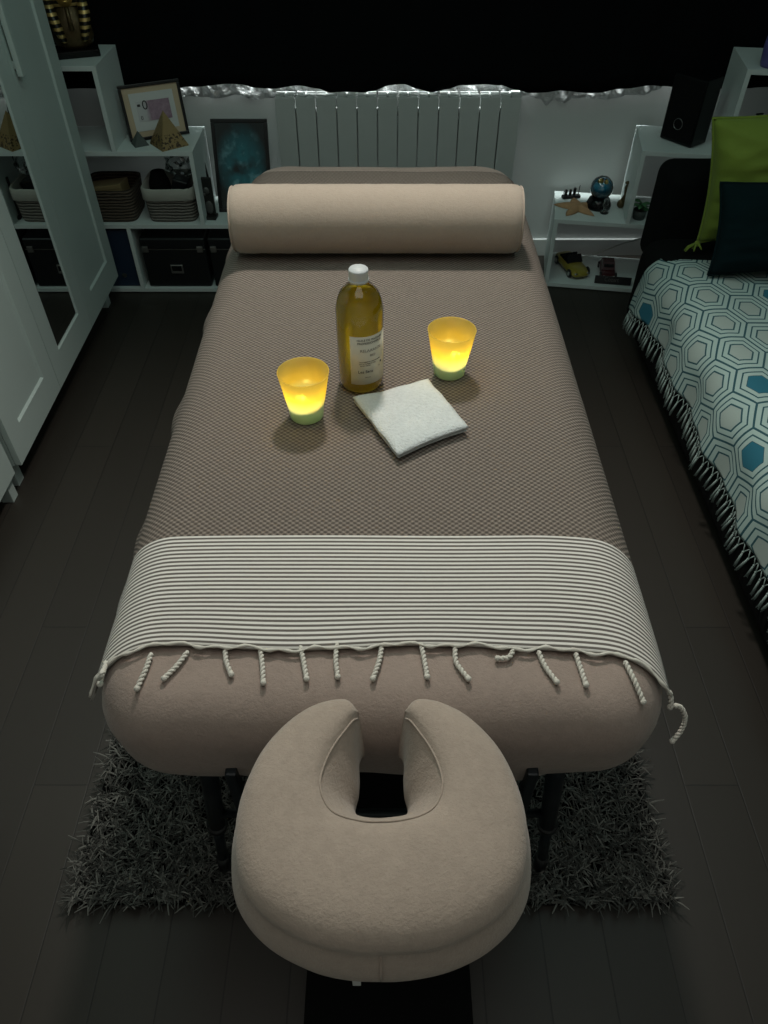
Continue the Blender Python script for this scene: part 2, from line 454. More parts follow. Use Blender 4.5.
# ------------------------------------------------------------------ curtain + foil lining
def sheet(name, x0, x1, nx, top, bottom, yf, nz, m, thick=.0015):
    vs = []; fs = []
    for side in (0, 1):
        for i in range(nx+1):
            x = x0+(x1-x0)*i/nx
            for j in range(nz+1):
                zb = bottom(x); z = top+(zb-top)*j/nz
                vs.append((x, yf(x, z)+side*thick, z))
    n1 = (nx+1)*(nz+1)
    for i in range(nx):
        for j in range(nz):
            a = i*(nz+1)+j; b = a+nz+1
            fs.append((a, a+1, b+1, b)); fs.append((n1+a, n1+b, n1+b+1, n1+a+1))
        a = i*(nz+1)+nz; b = a+nz+1; fs.append((a, n1+a, n1+b, b))
        a = i*(nz+1); b = a+nz+1; fs.append((a, b, n1+b, n1+a))
    return mk(name, vs, fs, m, smooth=True)
hem_px = [(-1.55, .722)]+[(P(u, v, y=3.155).x, max(P(u, v, y=3.155).z, .689 if 272 < u < 523 else 0)) for u, v in
          ((60, 89), (120, 88), (165, 91), (190, 87), (225, 84), (240, 85), (255, 88), (275, 89), (300, 86), (318, 88), (330, 93), (348, 95), (362, 93), (372, 91), (390, 86), (404, 85), (418, 89), (432, 92), (446, 90),
           (462, 85), (482, 84), (500, 86), (515, 90), (530, 93), (545, 93), (562, 91), (600, 93), (622, 89), (650, 86), (662, 87), (700, 89), (768, 88))]+[(1.75, .72)]
def interp(tab, x):
    if x <= tab[0][0]: return tab[0][1]
    for (a, b), (c, d) in zip(tab, tab[1:]):
        if x <= c: return b+(d-b)*smoothstep(a, c, x)
    return tab[-1][1]
cy = lambda x, z: 3.157+.006*sin(x*31)+.004*sin(x*13+1)
c = sheet('curtain', -1.56, 1.76, 420, 2.25, lambda x: interp(hem_px, x), cy, 30, 'curtain')
tag(c, 'black blackout curtain covering the window down to the radiator', 'curtain')
random.seed(3)
ph = [random.uniform(0, 6) for _ in range(6)]
foil_px = [(P(u, v, y=3.199).x, P(u, v, y=3.199).z) for u, v in ((120, 91), (170, 92), (186, 96), (205, 98), (240, 96), (258, 99), (300, 97), (330, 98), (345, 96), (360, 97), (390, 95), (420, 95), (450, 95), (480, 94),
           (515, 96), (530, 95), (540, 99), (546, 107), (553, 101), (562, 102), (575, 98), (600, 99), (622, 97), (640, 95), (655, 91), (664, 87), (700, 86))]
def foilbot(x): return interp(foil_px, x)-.003*sin(x*41+ph[1])
fy = lambda x, z: 3.199+.005*sin(x*57+ph[2]+z*40)+.004*sin(x*111+z*90)+.003*sin(x*23-z*60)
c = sheet('curtain_lining', -1.0, 1.08, 500, .80, foilbot, fy, 10, 'foil', .0006)
tag(c, 'crinkled silvery blackout lining strip peeking out below the black curtain hem', 'curtain lining')

# ------------------------------------------------------------------ radiator
rad = thing('radiator', 'white aluminium column radiator under the black curtain', 'radiator', (.0535, 3.158, 0))
x0 = -.4725; pw = .945/12
for i in range(12):
    a = x0+i*pw
    s = G().box(a+.0022, a+pw-.0022, -.045, -.037, .10, .682, .0015)      # front plate
    s.box(a+pw/2-.006, a+pw/2+.006, -.037, .03, .12, .66)               # fin
    s.box(a+.010, a+.022, -.037, .03, .14, .64).box(a+pw-.022, a+pw-.010, -.037, .03, .14, .64)
    s.box(a+.006, a+pw-.006, .020, .024, .12, .66)
    s.box(a+.004, a+pw-.004, -.037, -.031, .676, .684)
    s.box(a+.004, a+pw-.004, -.008, -.002, .676, .684)
    s.box(a+.004, a+pw-.004, .018, .024, .676, .684).box(a+pw/2-.003, a+pw/2+.003, -.037, .03, .674, .684)
    s.to('radiator_section', 'radiator', rad)
G().tube([(x0, 0, .62), (-x0, 0, .62)], .016, 12).to('manifold', 'radiator', rad, True)
G().tube([(x0, 0, .15), (-x0, 0, .15)], .016, 12).to('manifold', 'radiator', rad, True)
G().box(-x0-.036, -x0-.002, -.036, .022, .685, .689, .001).to('end_cap', 'radiator', rad)
for sx in (-.3, .3):
    G().box(sx-.01, sx+.01, .025, .059, .5, .53).to('wall_bracket', 'radiator', rad)
for sx in (-.3, .3):
    G().tube([(sx, .0, .12), (sx, .0, 0)], .009, 8).to('foot', 'radiator', rad, True)

# ------------------------------------------------------------------ stepped shelf units
def shelf(name, label, loc, rz, mirror, dep):
    t = thing(name, label, 'shelf', loc, rz); T = .016; s = -1 if mirror else 1
    def bx(nm, a, b, z0, z1):
        a, b = sorted((a*s, b*s)); G().box(a, b, 0, dep, z0, z1, .0008).to(nm, 'shelf_white', t)
    # steps climb with increasing local x (or decreasing when mirrored)
    bx('bottom_board', 0, .85, .006, .022); bx('shelf_board', 0, .85, .280, .296)
    bx('shelf_board', .275, .85, .556, .572); bx('top_board', .555, .85, .836, .852)
    bx('side_panel', 0, T, .022, .28); bx('side_panel', .85-T, .85, .022, .28)
    bx('side_panel', .575, .575+T, .022, .28) if mirror else None
    bx('side_panel', .275, .275+T, .296, .556); bx('side_panel', .85-T, .85, .296, .556)
    bx('side_panel', .555, .555+T, .572, .836); bx('side_panel', .85-T, .85, .572, .836)
    G().box(min(0, .85*s)+.01, max(0, .85*s)-.01, .01, dep-.01, 0, .006).to('foot_rail', 'shelf_white', t)
    return t
shelf('stepped_shelf', 'white stepped shelf unit with baskets behind the wardrobe, left of the radiator', (-.432, 2.872, 0), 0, True, .270)
RSX, RSY, RA = .683, 2.923, -math.atan2(.059, .372)
shelf('stepped_shelf', 'white stepped shelf unit beside the sofa, with toy cars and a loudspeaker', (RSX, RSY, 0), RA, False, .280)

# ------------------------------------------------------------------ wardrobe
def door(name, par, y0, y1, z0, z1, x, panel=True, mirror=False):
    """front at x (facing +x), slab 18 mm, recessed panel"""
    g = G(); s = .078; r = .10; e = .006; dp = .007
    ya, yb, za, zb = y0+s, y1-s, z0+r, z1-r
    xo = x; xi = x-dp; xb = x-.018
    V = []
    def q(X, a, b, c, d): return [(X, a, c), (X, b, c), (X, b, d), (X, a, d)]
    V += q(xo, y0, y1, z0, z1)+q(xo, ya, yb, za, zb)+q(xi, ya+e, yb-e, za+e, zb-e)+q(xb, y0, y1, z0, z1)
    Fc = []
    for i in range(4):
        j = (i+1) % 4
        Fc += [(i, j, 4+j, 4+i), (4+i, 4+j, 8+j, 8+i), (12+i, 12+j, j, i)]
    Fc += [(8, 9, 10, 11), (15, 14, 13, 12)]
    g.add(V, Fc)
    d = g.to(name, 'white_panel', par)
    if mirror:
        G().box(xi-.0002, xi+.003, ya+.009, yb-.009, za+.009, zb-.009, .001).to('mirror', 'mirror', d)
    return d
XW = -1.088
wd = thing('wardrobe', 'white three-door wardrobe with a mirror in its middle door', 'wardrobe', (0, 0, 0))
c = G().box(-1.585, XW-.02, 1.668, 1.684, .10, 1.9).box(-1.585, XW-.02, 2.812, 2.828, .10, 1.9)
c.box(-1.585, XW-.02, 1.684, 2.812, .10, .116).box(-1.585, XW-.02, 1.684, 2.812, 1.884, 1.9).box(-1.585, -1.575, 1.684, 2.812, .116, 1.884)
c.to('carcass', 'white_panel', wd)
ys = [1.668, 2.0547, 2.4413, 2.828]
for i in range(3):
    d = door('door', wd, ys[i]+.0012, ys[i+1]-.0012, .102, 1.898, XW, mirror=(i == 1))
    if i != 1:
        yy = ys[i+1]-.03 if i == 0 else ys[i]+.03
        if i == 0: continue
        G().box(XW+.006, XW+.022, yy-.011, yy+.011, .93, 1.25, .003).box(XW-.001, XW+.008, yy-.006, yy+.006, .95, .97).box(XW-.001, XW+.008, yy-.006, yy+.006, 1.21, 1.23).to('handle', 'white_panel', d)
for yy in (1.705, 2.77):
    for xx in (-1.155, -1.55): G().box(xx-.02, xx+.02, yy-.02, yy+.02, 0, .10, .002).to('leg', 'white_panel', wd)
cb = thing('cabinet', 'white cabinet at the left edge, on the near side of the wardrobe', 'cabinet', (0, 0, 0))
G().box(-1.585, -1.128, .70, 1.655, .085, 1.7).to('carcass', 'white_panel', cb)
for a, b in ((.70, 1.177), (1.178, 1.655)): door('door', cb, a+.001, b-.001, .085, 1.7, -1.109)
for yy in (1.63, .73):
    for xx in (-1.145, -1.55): G().box(xx-.018, xx+.018, yy-.018, yy+.018, 0, .085, .002).to('leg', 'white_panel', cb)

# ------------------------------------------------------------------ left shelf contents
def basket(label, x, y, w, d, h, m, lined=False):
    t = thing('basket', label, 'basket', (x, y, .2965))
    vs = []; fs = []; n = 40; prof = [(.0, 0), (.90, 0), (.93, .01), (1, h*.97), (1, h), (.95, h), (.93, h*.9), (.88, .012), (0, .012)]
    def rr(a, k):
        cx = abs(cos(a))**.35*(1 if cos(a) > 0 else -1); sy = abs(sin(a))**.35*(1 if sin(a) > 0 else -1)
        return (cx*w/2*k, sy*d/2*k)
    for k, z in prof:
        for i in range(n):
            p = rr(2*pi*i/n, max(k, .001)); vs.append((p[0], p[1], z))
    for j in range(len(prof)-1):
        for i in range(n): fs.append((j*n+i, j*n+(i+1) % n, (j+1)*n+(i+1) % n, (j+1)*n+i))
    mk('basket_body', vs, fs, m, t)
    if lined:
        vs = []; fs = []; prof = [(.96, h-.02), (1.02, h-.038), (1.035, h-.036), (1.035, h+.003), (1.0, h+.008), (.93, h+.004), (.90, h-.05)]
        for k, z in prof:
            for i in range(n):
                p = rr(2*pi*i/n, k); vs.append((p[0], p[1], z+.0015*sin(i*2.3)))
        for j in range(len(prof)-1):
            for i in range(n): fs.append((j*n+i, j*n+(i+1) % n, (j+1)*n+(i+1) % n, (j+1)*n+i))
        mk('lining', vs, fs, 'lining', t, True)
    return t
basket('dark brown wicker basket, left one on the middle shelf', -1.075, 2.985, .205, .20, .125, 'wicker_brown')
basket('grey wicker basket with pale cloth lining, beside the brown basket', -.838, 2.985, .205, .20, .125, 'wicker_grey', True)
o = G().box(-.085, .07, -.05, .05, .0, .075, .006, Matrix.Translation((-1.08, 2.96, .345)) @ Matrix.Rotation(-.12, 4, 'Y') @ Matrix.Rotation(-.12, 4, 'X')).box(-.086, .071, -.052, .052, .060, .078, .004, Matrix.Translation((-1.08, 2.96, .345)) @ Matrix.Rotation(-.12, 4, 'Y') @ Matrix.Rotation(-.12, 4, 'X')).to('card_box', 'brown_box')
tag(o, 'brown card box sticking out of the dark wicker basket', 'box')
o = G().lathe([(.0, 0), (.042, 0), (.046, .05), (.040, .11), (.026, .15), (.0, .158)], 20).to('pouch', 'black_matt', smooth=True, loc=(-.885, 2.985, .31)); tag(o, 'black rounded pouch in the lined grey basket', 'pouch')
o = G().box(-.03, .03, -.03, .03, 0, .13, .008, Matrix.Rotation(.3, 4, 'Y')).to('small_case', 'black', loc=(-.83, 2.97, .315)); tag(o, 'small black case in the lined grey basket, right of the pouch', 'case')
vs = []; random.seed(11); bm = bmesh.new(); bmesh.ops.create_icosphere(bm, subdivisions=3, radius=1)
from mathutils import noise as mn
for v in bm.verts:
    k = 1+.35*mn.noise(v.co*2.5); v.co = Vector((v.co.x*.06*k, v.co.y*.06*k, v.co.z*.055*k))
bm.verts.index_update(); gg = G().add([v.co.copy() for v in bm.verts], [tuple(v.index for v in f.verts) for f in bm.faces]); bm.free()
o = gg.to('plastic_bag', 'bag', loc=(-.80, 3.03, .475)); tag(o, 'crumpled clear plastic bag on top of the lined grey basket', 'bag')
o = thing('binder', 'dark navy binder in the bottom left shelf compartment', 'binder', (-1.085, 2.89, .022))
G().box(-.062, .066, 0, .24, 0, .245, .004).to('cover', 'blue_binder', o)
G().lathe([(.010, -.001), (.010, .001)], 16).xf(Matrix.Translation((0, -.0005, .05)) @ Matrix.Rotation(pi/2, 4, 'X')).to('finger_ring', 'steel', o)
def case(label, x, w):
    t = thing('storage_case', label, 'case', (x, 2.885, .0225), group='black storage cases on the bottom shelf')
    G().box(-w/2, w/2, 0, .25, 0, .165, .008).to('body', 'black', t)
    G().box(-w/2-.001, w/2+.001, -.003, .253, .168, .212, .008).to('lid', 'black', t)
    G().box(-w/2, w/2, -.004, -.001, .1655, .168).to('rim', 'steel', t)
    h = G().box(-.026, .026, -.006, .001, .062, .100, .003).to('handle_plate', 'steel', t)
    G().box(-.020, .020, -.0075, -.005, .074, .096, .001).to('recess', 'black_matt', h)
    for sx in (-w/2+.018, w/2-.022):
        G().box(sx-.012, sx+.012, -.008, 0, .155, .180, .002).to('latch', 'steel', t)
case('black case with steel latches, directly right of the navy binder', -.857, .262)
case('black case mostly hidden by the table drape, right end of bottom shelf', -.582, .258)
# pharaoh bust
t = thing('pharaoh_bust', 'gilt and black striped pharaoh bust on the highest shelf by the wardrobe', 'statue', (-1.085, 3.01, .8525), R(20))
G().box(-.075, .075, -.05, .05, 0, .022, .004).to('plinth', 'black_gloss', t)
b = G()
prof = [(.0, .022), (.045, .022), (.062, .035), (.070, .06), (.066, .10), (.045, .13), (.034, .15), (.036, .18), (.040, .21), (.036, .24), (.0, .262)]
b.lathe(prof, 28, sx=1, sy=.62).to('bust', 'bronze', t, True)
hd = G().lathe([(0, .135), (.050, .14), (.066, .16), (.070, .19), (.060, .225), (.045, .25), (.02, .27), (0, .275)], 28, (0, .012, 0), 1, .62).to('headdress', 'nemes', t, True)
fc = G().ball((0, -.012, .188), (.034, .034, .045), 20); fc.ball((0, -.047, .185), (.006, .007, .012), 8).ball((0, -.044, .166), (.012, .006, .004), 8).ball((-.013, -.042, .196), (.009, .004, .004), 8).ball((.013, -.042, .196), (.009, .004, .004), 8).ball((-.036, -.008, .186), (.006, .006, .012), 8).ball((.036, -.008, .186), (.006, .006, .012), 8)
fc.to('face', 'gold_paint', t, True)
for sx in (-1, 1):
    vs = []; n = 10
    pts = [(sx*.056, -.018, .17), (sx*.054, -.038, .13), (sx*.046, -.048, .09), (sx*.034, -.050, .05)]
    L = G()
    for (x, y, z), wd_ in zip(pts, (.014, .019, .018, .010)):
        pass
    ring = []
    for (x, y, z), wd_ in zip(pts, (.014, .019, .018, .010)):
        ring.append([(x-wd_, y+.004, z), (x, y-.006, z), (x+wd_, y+.004, z), (x, y+.012, z)])
    V = [p for r_ in ring for p in r_]; Fc = []
    for j in range(3):
        for i in range(4): Fc.append((j*4+i, j*4+(i+1) % 4, (j+1)*4+(i+1) % 4, (j+1)*4+i))
    Fc += [(3, 2, 1, 0), (12, 13, 14, 15)]
    mk('lappet', V, Fc, 'nemes', t, True)
G().tube([(0, -.046, .150), (0, -.054, .12), (0, -.058, .085)], [.008, .007, .009], 8).to('beard', 'bronze', t, True)
# frames
def framed(name, label, bl, br, h, lean, fw, m_frame, pic, mount=None):
    bl = Vector(bl); br = Vector(br); w = (br-bl).length; ang = math.atan2(br.y-bl.y, br.x-bl.x)
    t = thing(name, label, 'picture frame', (bl+br)/2, ang); 
    t.rotation_euler = (-lean, 0, ang)
    g = G().box(-w/2, w/2, 0, .014, 0, fw, .002).box(-w/2, w/2, 0, .014, h-fw, h, .002).box(-w/2, -w/2+fw, 0, .014, fw, h-fw, .002).box(w/2-fw, w/2, 0, .014, fw, h-fw, .002)
    g.to('frame', m_frame, t)
    return t, w, ang
t, w_, a_ = framed('picture_frame', 'black framed violet zero banknote, leaning behind the golden pyramid', P(131, 143, z=.5725)+Vector((0, .0, .002)), P(190, 134, z=.5725)+Vector((0, 0, .002)), .185, .20, .011, 'black', None)
H_ = .185
G().box(-w_/2+.009, w_/2-.009, .006, .011, .009, H_-.009).to('cream_border', 'bark_beige', t)
G().box(-w_/2+.032, w_/2-.032, .004, .0065, .030, H_-.030).to('mount', 'paper', t)
nt = G().box(-.062, .062, -.0008, .0008, -.033, .033).to('banknote', 'note', t, loc=(0, .0028, .095))
text('printed_zero', '0', .044, 'ink', nt, Matrix.Translation((-.030, -.0014, .018)) @ Matrix.Rotation(pi/2, 4, 'X'))
text('printed_zero', '0', .018, 'ink', nt, Matrix.Translation((-.050, -.0014, -.022)) @ Matrix.Rotation(pi/2, 4, 'X'))
G().box(-.058, -.047, -.0016, -.0008, .016, .024).to('printed_mark', 'ink', nt)
t, w_, a_ = framed('picture_frame', 'black framed print of teal mist leaning on the wall beside the radiator', (-.668, 2.985, .2975), (-.450, 2.985, .2975), .335, .28, .013, 'black', None)
G().box(-w_/2+.008, w_/2-.008, .004, .012, .010, .325).to('print', 'mist', t)
# pyramids
def pyr(name, label, x, y, z, s, h, rz, m):
    g = G()
    for i in range(8):
        k = 1-i/8; k2 = 1-(i+1)/8*.999
        a, b = s*k/2, s*k2/2+.0006*(1 if i < 7 else 0)
        z0, z1 = h*i/8, h*(i+1)/8
        g.add([(-a, -a, z0), (a, -a, z0), (a, a, z0), (-a, a, z0), (-b, -b, z1), (b, -b, z1), (b, b, z1), (-b, b, z1)],
              [(3, 2, 1, 0), (0, 1, 5, 4), (1, 2, 6, 5), (2, 3, 7, 6), (3, 0, 4, 7), (4, 5, 6, 7)])
    o = g.to(name, m, loc=(x, y, z)); o.rotation_euler.z = rz
    return tag(o, label, 'pyramid')
pyr('pyramid_ornament', 'golden carved pyramid standing before the framed banknote', -.806, 2.945, .5725, .108, .118, R(38), 'pyramid')
pyr('pyramid_ornament', 'tiny dark grey pyramid left of the golden one', -.915, 2.945, .5725, .054, .048, R(30), 'grey_stone')
# dark plaque figurine
t = thing('figurine', 'dark upright plaque with grey relief at the end of the middle shelf', 'figurine', (-.700, 2.935, .2965), R(-6))
G().box(-.032, .032, -.022, .022, 0, .012, .002).to('base', 'figurine', t)
G().box(-.030, .030, -.004, .010, .012, .158, .004).to('plaque', 'figurine', t)
G().ball((.008, -.006, .110), (.012, .005, .014), 12).ball((-.006, -.005, .095), (.010, .004, .006), 10).ball((.010, -.006, .045), (.016, .005, .026), 12).to('relief', 'pewter', t, True)
t = thing('flute', 'slim dark carved stick leaning behind the dark plaque', 'ornament', (-.697, 3.005, .2975))
G().tube([(0, -.0, .0), (-.008, .03, .10), (-.02, .045, .19), (-.026, .05, .235)], [.011, .008, .008, .009], 10).ball((-.027, .05, .238), .011, 10).to('stick', 'figurine', t, True)

# ------------------------------------------------------------------ right shelf contents
def RS(s, d, z=0):   # point on the right shelf unit: s along its front, d deep
    return Vector((RSX+s*cos(RA)-d*sin(RA), RSY+s*sin(RA)+d*cos(RA), z))
# loudspeaker
p = P(659, 138, z=.5725); q = P(690, 149, z=.5725)
ang = math.atan2(q.y-p.y, q.x-p.x)
t = thing('loudspeaker', 'black desktop loudspeaker with a silver ring on the white shelf', 'loudspeaker', p, ang)
w_ = (q-p).length; sk = Matrix.Identity(4); sk[1][2] = .0
G().box(0, w_, .0, .092, 0.002, .225, .006, sk).to('cabinet', 'black_gloss', t)
G().box(.006, w_-.006, -.003, .002, .012, .215, .003, sk).to('grille', 'black_matt', t)
G().tube([(w_*.48+.0185*cos(k*pi/16), -.0045, .068+.0185*sin(k*pi/16)) for k in range(33)], .0013, 6).to('volume_ring', 'silver', t, True)
o = G().tube(cr([RS(.50, .21, .574), RS(.515, .20, .62), RS(.50, .19, .68), RS(.47, .18, .74)], 20), .002, 6).to('speaker_cable', 'black', smooth=True); tag(o, 'thin dark cable rising beside the loudspeaker', 'cable')
# starfish
pc = P(577, 208, z=.297)
vs = []; n = 80
def stf(a):
    k = 5; ph_ = (a*k/(2*pi)) % 1.0; d = abs(ph_-.5)*2
    return .040+.058*(d**1.5)
rings = [(0.0, .020), (.3, .018), (.6, .014), (.85, .008), (1.0, .0015), (.96, .0)]
for k, z in rings:
    for i in range(n):
        a = 2*pi*i/n; r = stf(a)*max(k, .01)
        zz = z+(.004*(1-k) if k > .3 else 0); vs.append((r*cos(a+.3), r*sin(a+.3), zz))
fs = []
for j in range(len(rings)-1):
    for i in range(n): fs.append((j*n+i, (j+1)*n+i, (j+1)*n+(i+1) % n, j*n+(i+1) % n))
fs.append(tuple(range(n))); fs.append(tuple(reversed(range((len(rings)-1)*n, len(rings)*n))))
o = mk('starfish', vs, fs, 'foam', smooth=True, loc=(pc.x, pc.y, .2965)); tag(o, 'dried brown starfish lying on the lowest step of the right shelf', 'starfish')
# snow globe
pc = RS(.175, .145, .2965)
t = thing('snow_globe', 'snow globe with blue filling and black base behind the starfish', 'snow globe', pc); t.scale = (1.25, 1.25, 1.25)
G().lathe([(0, 0), (.040, 0), (.041, .010), (.033, .028), (.028, .032), (0, .032)], 32).to('base', 'black_gloss', t, True)
G().ball((0, 0, .062), .037, 28).to('glass_dome', 'bag', t, True)
G().lathe([(0, .036), (.020, .036), (.030, .048), (.032, .060), (.026, .072), (.01, .078), (0, .078)], 20).to('blue_scene', 'blue_globe', t, True)
G().ball((-.008, 0, .083), (.010, .010, .009), 10).ball((.010, -.004, .080), (.007, .007, .010), 10).to('gold_figure', 'gold_paint', t, True)
# little ship
pc = RS(.066, .215, .2965)
t = thing('model_ship', 'tiny black model ship with masts left of the snow globe', 'model ship', pc, R(8)); t.scale = (1.5, 1.5, 1.6)
G().box(-.026, .026, -.008, .008, 0, .008, .003).to('hull', 'black', t)
for x in (-.016, -.004, .008): G().box(x-.0035, x+.0035, -.003, .003, .008, .022+.004*(x > 0), .001).to('funnel', 'black', t)
G().tube([(.020, 0, .008), (.021, 0, .032)], .0012, 6).to('mast', 'black', t)
G().tube([(-.022, 0, .008), (-.022, 0, .020)], .001, 6).to('mast', 'black', t)
# glass figurine and giraffe-like figure
pc = P(604, 213, z=.2965)
t = thing('glass_figurine', 'small clear glass figurine between starfish and snow globe', 'figurine', pc); t.scale = (1.35,)*3
G().lathe([(0, 0), (.012, 0), (.013, .003), (.004, .008), (.005, .016), (.009, .024), (.006, .033), (.008, .040), (0, .046)], 18).to('body', 'clear', t, True)
pc = P(620, 208, z=.2965)
t = thing('animal_figurine', 'brown and gold long-necked figurine at the right of the snow globe', 'figurine', pc); t.scale = (1.3,)*3
G().ball((0, 0, .014), (.013, .011, .014), 14).tube([(0.002, 0, .02), (.010, .004, .040), (.006, .004, .062), (.010, .0, .078)], [.009, .006, .005, .004], 10).ball((.006, -.004, .080), (.009, .006, .005), 10).to('body', 'bronze', t, True)
# cars
def car(name, label, loc, rz, L, m, conv):
    t = thing(name, label, 'toy car', loc, rz)
    W = L*.45; Hh = L*.185
    secs = [(-.5, .72, .35, .75), (-.47, .88, .22, .92), (-.36, .96, .18, 1.02), (-.2, 1, .17, 1.05), (.1, 1, .17, 1.0), (.3, .97, .18, .93), (.44, .86, .2, .78), (.5, .66, .3, .62)]
    V = []; Fc = []
    for x, w, z0, z1 in secs:
        hw = W/2*w
        V += [(x*L, -hw*.9, z0*Hh), (x*L, -hw, Hh*(z0+z1)/2), (x*L, -hw*.85, z1*Hh*1.05), (x*L, 0, z1*Hh*1.15), (x*L, hw*.85, z1*Hh*1.05), (x*L, hw, Hh*(z0+z1)/2), (x*L, hw*.9, z0*Hh)]
    for j in range(len(secs)-1):
        for i in range(7): Fc.append((j*7+i, j*7+(i+1) % 7, (j+1)*7+(i+1) % 7, (j+1)*7+i))
    Fc.append(tuple(reversed(range(7)))); Fc.append(tuple(range((len(secs)-1)*7, len(secs)*7)))
    mk('car_body', V, Fc, m, t, True, sub=1)
    if conv:
        G().box(-.30*L, .10*L, -W*.36, W*.36, Hh*.95, Hh*1.22, .004).to('cockpit', 'black_matt', t)
        for yy in (-W*.18, W*.18): G().box(-.13*L, -.09*L, yy-W*.11, yy+W*.11, Hh*1.1, Hh*1.75, .002).box(-.13*L, -.02*L, yy-W*.11, yy+W*.11, Hh*1.1, Hh*1.3, .002).to('seat', 'black', t)
        G().add([(.10*L, -W*.38, Hh*1.1), (.10*L, W*.38, Hh*1.1), (.02*L, W*.32, Hh*1.85), (.02*L, -W*.32, Hh*1.85), (.11*L, -W*.38, Hh*1.1), (.11*L, W*.38, Hh*1.1), (.03*L, W*.32, Hh*1.85), (.03*L, -W*.32, Hh*1.85)], [(0, 1, 2, 3), (7, 6, 5, 4), (0, 4, 5, 1), (1, 5, 6, 2), (2, 6, 7, 3), (3, 7, 4, 0)]).to('windscreen', 'windscreen', t)
    else:
        s = [(-.34, .40, 1.05), (-.22, .36, 1.95), (.06, .36, 1.95), (.20, .40, 1.05)]
        V = []
        for x, w, z in s: V += [(x*L, -W*w, Hh*z), (x*L, W*w, Hh*z)]
        V += [(-.34*L, -W*.4, Hh*.8), (-.34*L, W*.4, Hh*.8), (.20*L, -W*.4, Hh*.8), (.20*L, W*.4, Hh*.8)]
        cb_ = mk('cabin', V, [(0, 1, 3, 2), (2, 3, 5, 4), (4, 5, 7, 6), (0, 2, 4, 6), (7, 5, 3, 1), (8, 9, 1, 0), (6, 7, 11, 10), (8, 0, 6, 10), (1, 9, 11, 7), (9, 8, 10, 11)], m, t)
        G().box(.10*L, .155*L, -W*.30, W*.30, Hh*1.25, Hh*1.75, .001).to('windscreen', 'windscreen', t)
    for x in (-.31, .31):
        for y in (-1, 1):
            wh = G().lathe([(0, -.004), (Hh*.40, -.004), (Hh*.48, -.002), (Hh*.48, .002), (Hh*.40, .004), (0, .004)], 20).xf(Matrix.Translation((x*L, y*W*.47, Hh*.48)) @ Matrix.Rotation(pi/2, 4, 'X')).to('wheel', 'black', t, True)
            G().lathe([(0, 0), (Hh*.28, 0), (Hh*.26, .0015), (0, .002)], 16).xf(Matrix.Translation((x*L, y*(W*.47+.004), Hh*.48)) @ Matrix.Rotation(-y*pi/2, 4, 'X')).to('hubcap', 'steel', wh, True)
    for y in (-1, 1): G().ball((.475*L, y*W*.30, Hh*.75), (L*.014, W*.08, Hh*.11), 8).to('headlight', 'steel', t, True)
    return t
pa, pb = P(556, 252, z=.045), P(585, 272, z=.045)
dv = pb-pa; car('toy_car', 'yellow open-top toy car on the bottom shelf', RS(.115, .135, .0225), math.atan2(dv.y, dv.x)-.22, .205, 'yellow_car', True)
car('toy_car', 'dark red toy car on the bottom shelf by the sofa', RS(.265, .125, .0225), R(-97), .150, 'red_car', False)
t = thing('name_plaque', 'black plaque with pale script in front of the dark red toy car', 'plaque', RS(.272, .026, .0225), RA); t.scale = (1.25, 1.25, 1.5)
G().box(-.05, .07, -.004, .004, 0, .022, .001, Matrix.Rotation(-.5, 4, 'X')).to('plate', 'black', t)
text('script', 'Cozart', .017, 'pewter', t, Matrix.Rotation(-.5, 4, 'X') @ Matrix.Translation((.005, -.0045, .012)) @ Matrix.Rotation(pi/2, 4, 'X') @ Matrix.Shear('XZ', 4, (0, 0)))
o = G().tube(cr([P(582, 257, y=3.04), P(600, 252, y=3.06), P(625, 243, y=3.08), P(650, 237, y=3.09), P(680, 236, y=3.09)], 30), .0034, 6).to('white_cable', 'cable', smooth=True)
tag(o, 'white cable running from the yellow toy car toward the sofa', 'cable')
# small plant on the second compartment
t = thing('small_plant', 'small green leafy plant in the compartment behind the sofa', 'plant', RS(.33, .06, .2965))
G().lathe([(0, 0), (.022, 0), (.027, .035), (.024, .035), (.02, .006), (0, .006)], 20).to('pot', 'grey_stone', t, True)
random.seed(5)
for i in range(9):
    a = 2.4*i; r = .03+.02*random.random(); z = .04+.03*random.random()
    c_ = Vector((cos(a)*r*.5, sin(a)*r*.5, z)); d_ = Vector((cos(a), sin(a), .3)).normalized(); s_ = Vector((-sin(a), cos(a), 0))
    L_ = .045; pts = [c_-d_*L_*.6, c_+s_*.014-d_*L_*.1, c_+d_*L_*.6+Vector((0, 0, -.012)), c_-s_*.014-d_*L_*.1, c_+Vector((0, 0, .004))]
    vs2 = pts+[p_-Vector((0, 0, .0012)) for p_ in pts]
    mk('leaf', vs2, [(0, 1, 4), (1, 2, 4), (2, 3, 4), (3, 0, 4), (6, 5, 9), (7, 6, 9), (8, 7, 9), (5, 8, 9), (0, 5, 6, 1), (1, 6, 7, 2), (2, 7, 8, 3), (3, 8, 5, 0)], 'leaf', t, True)
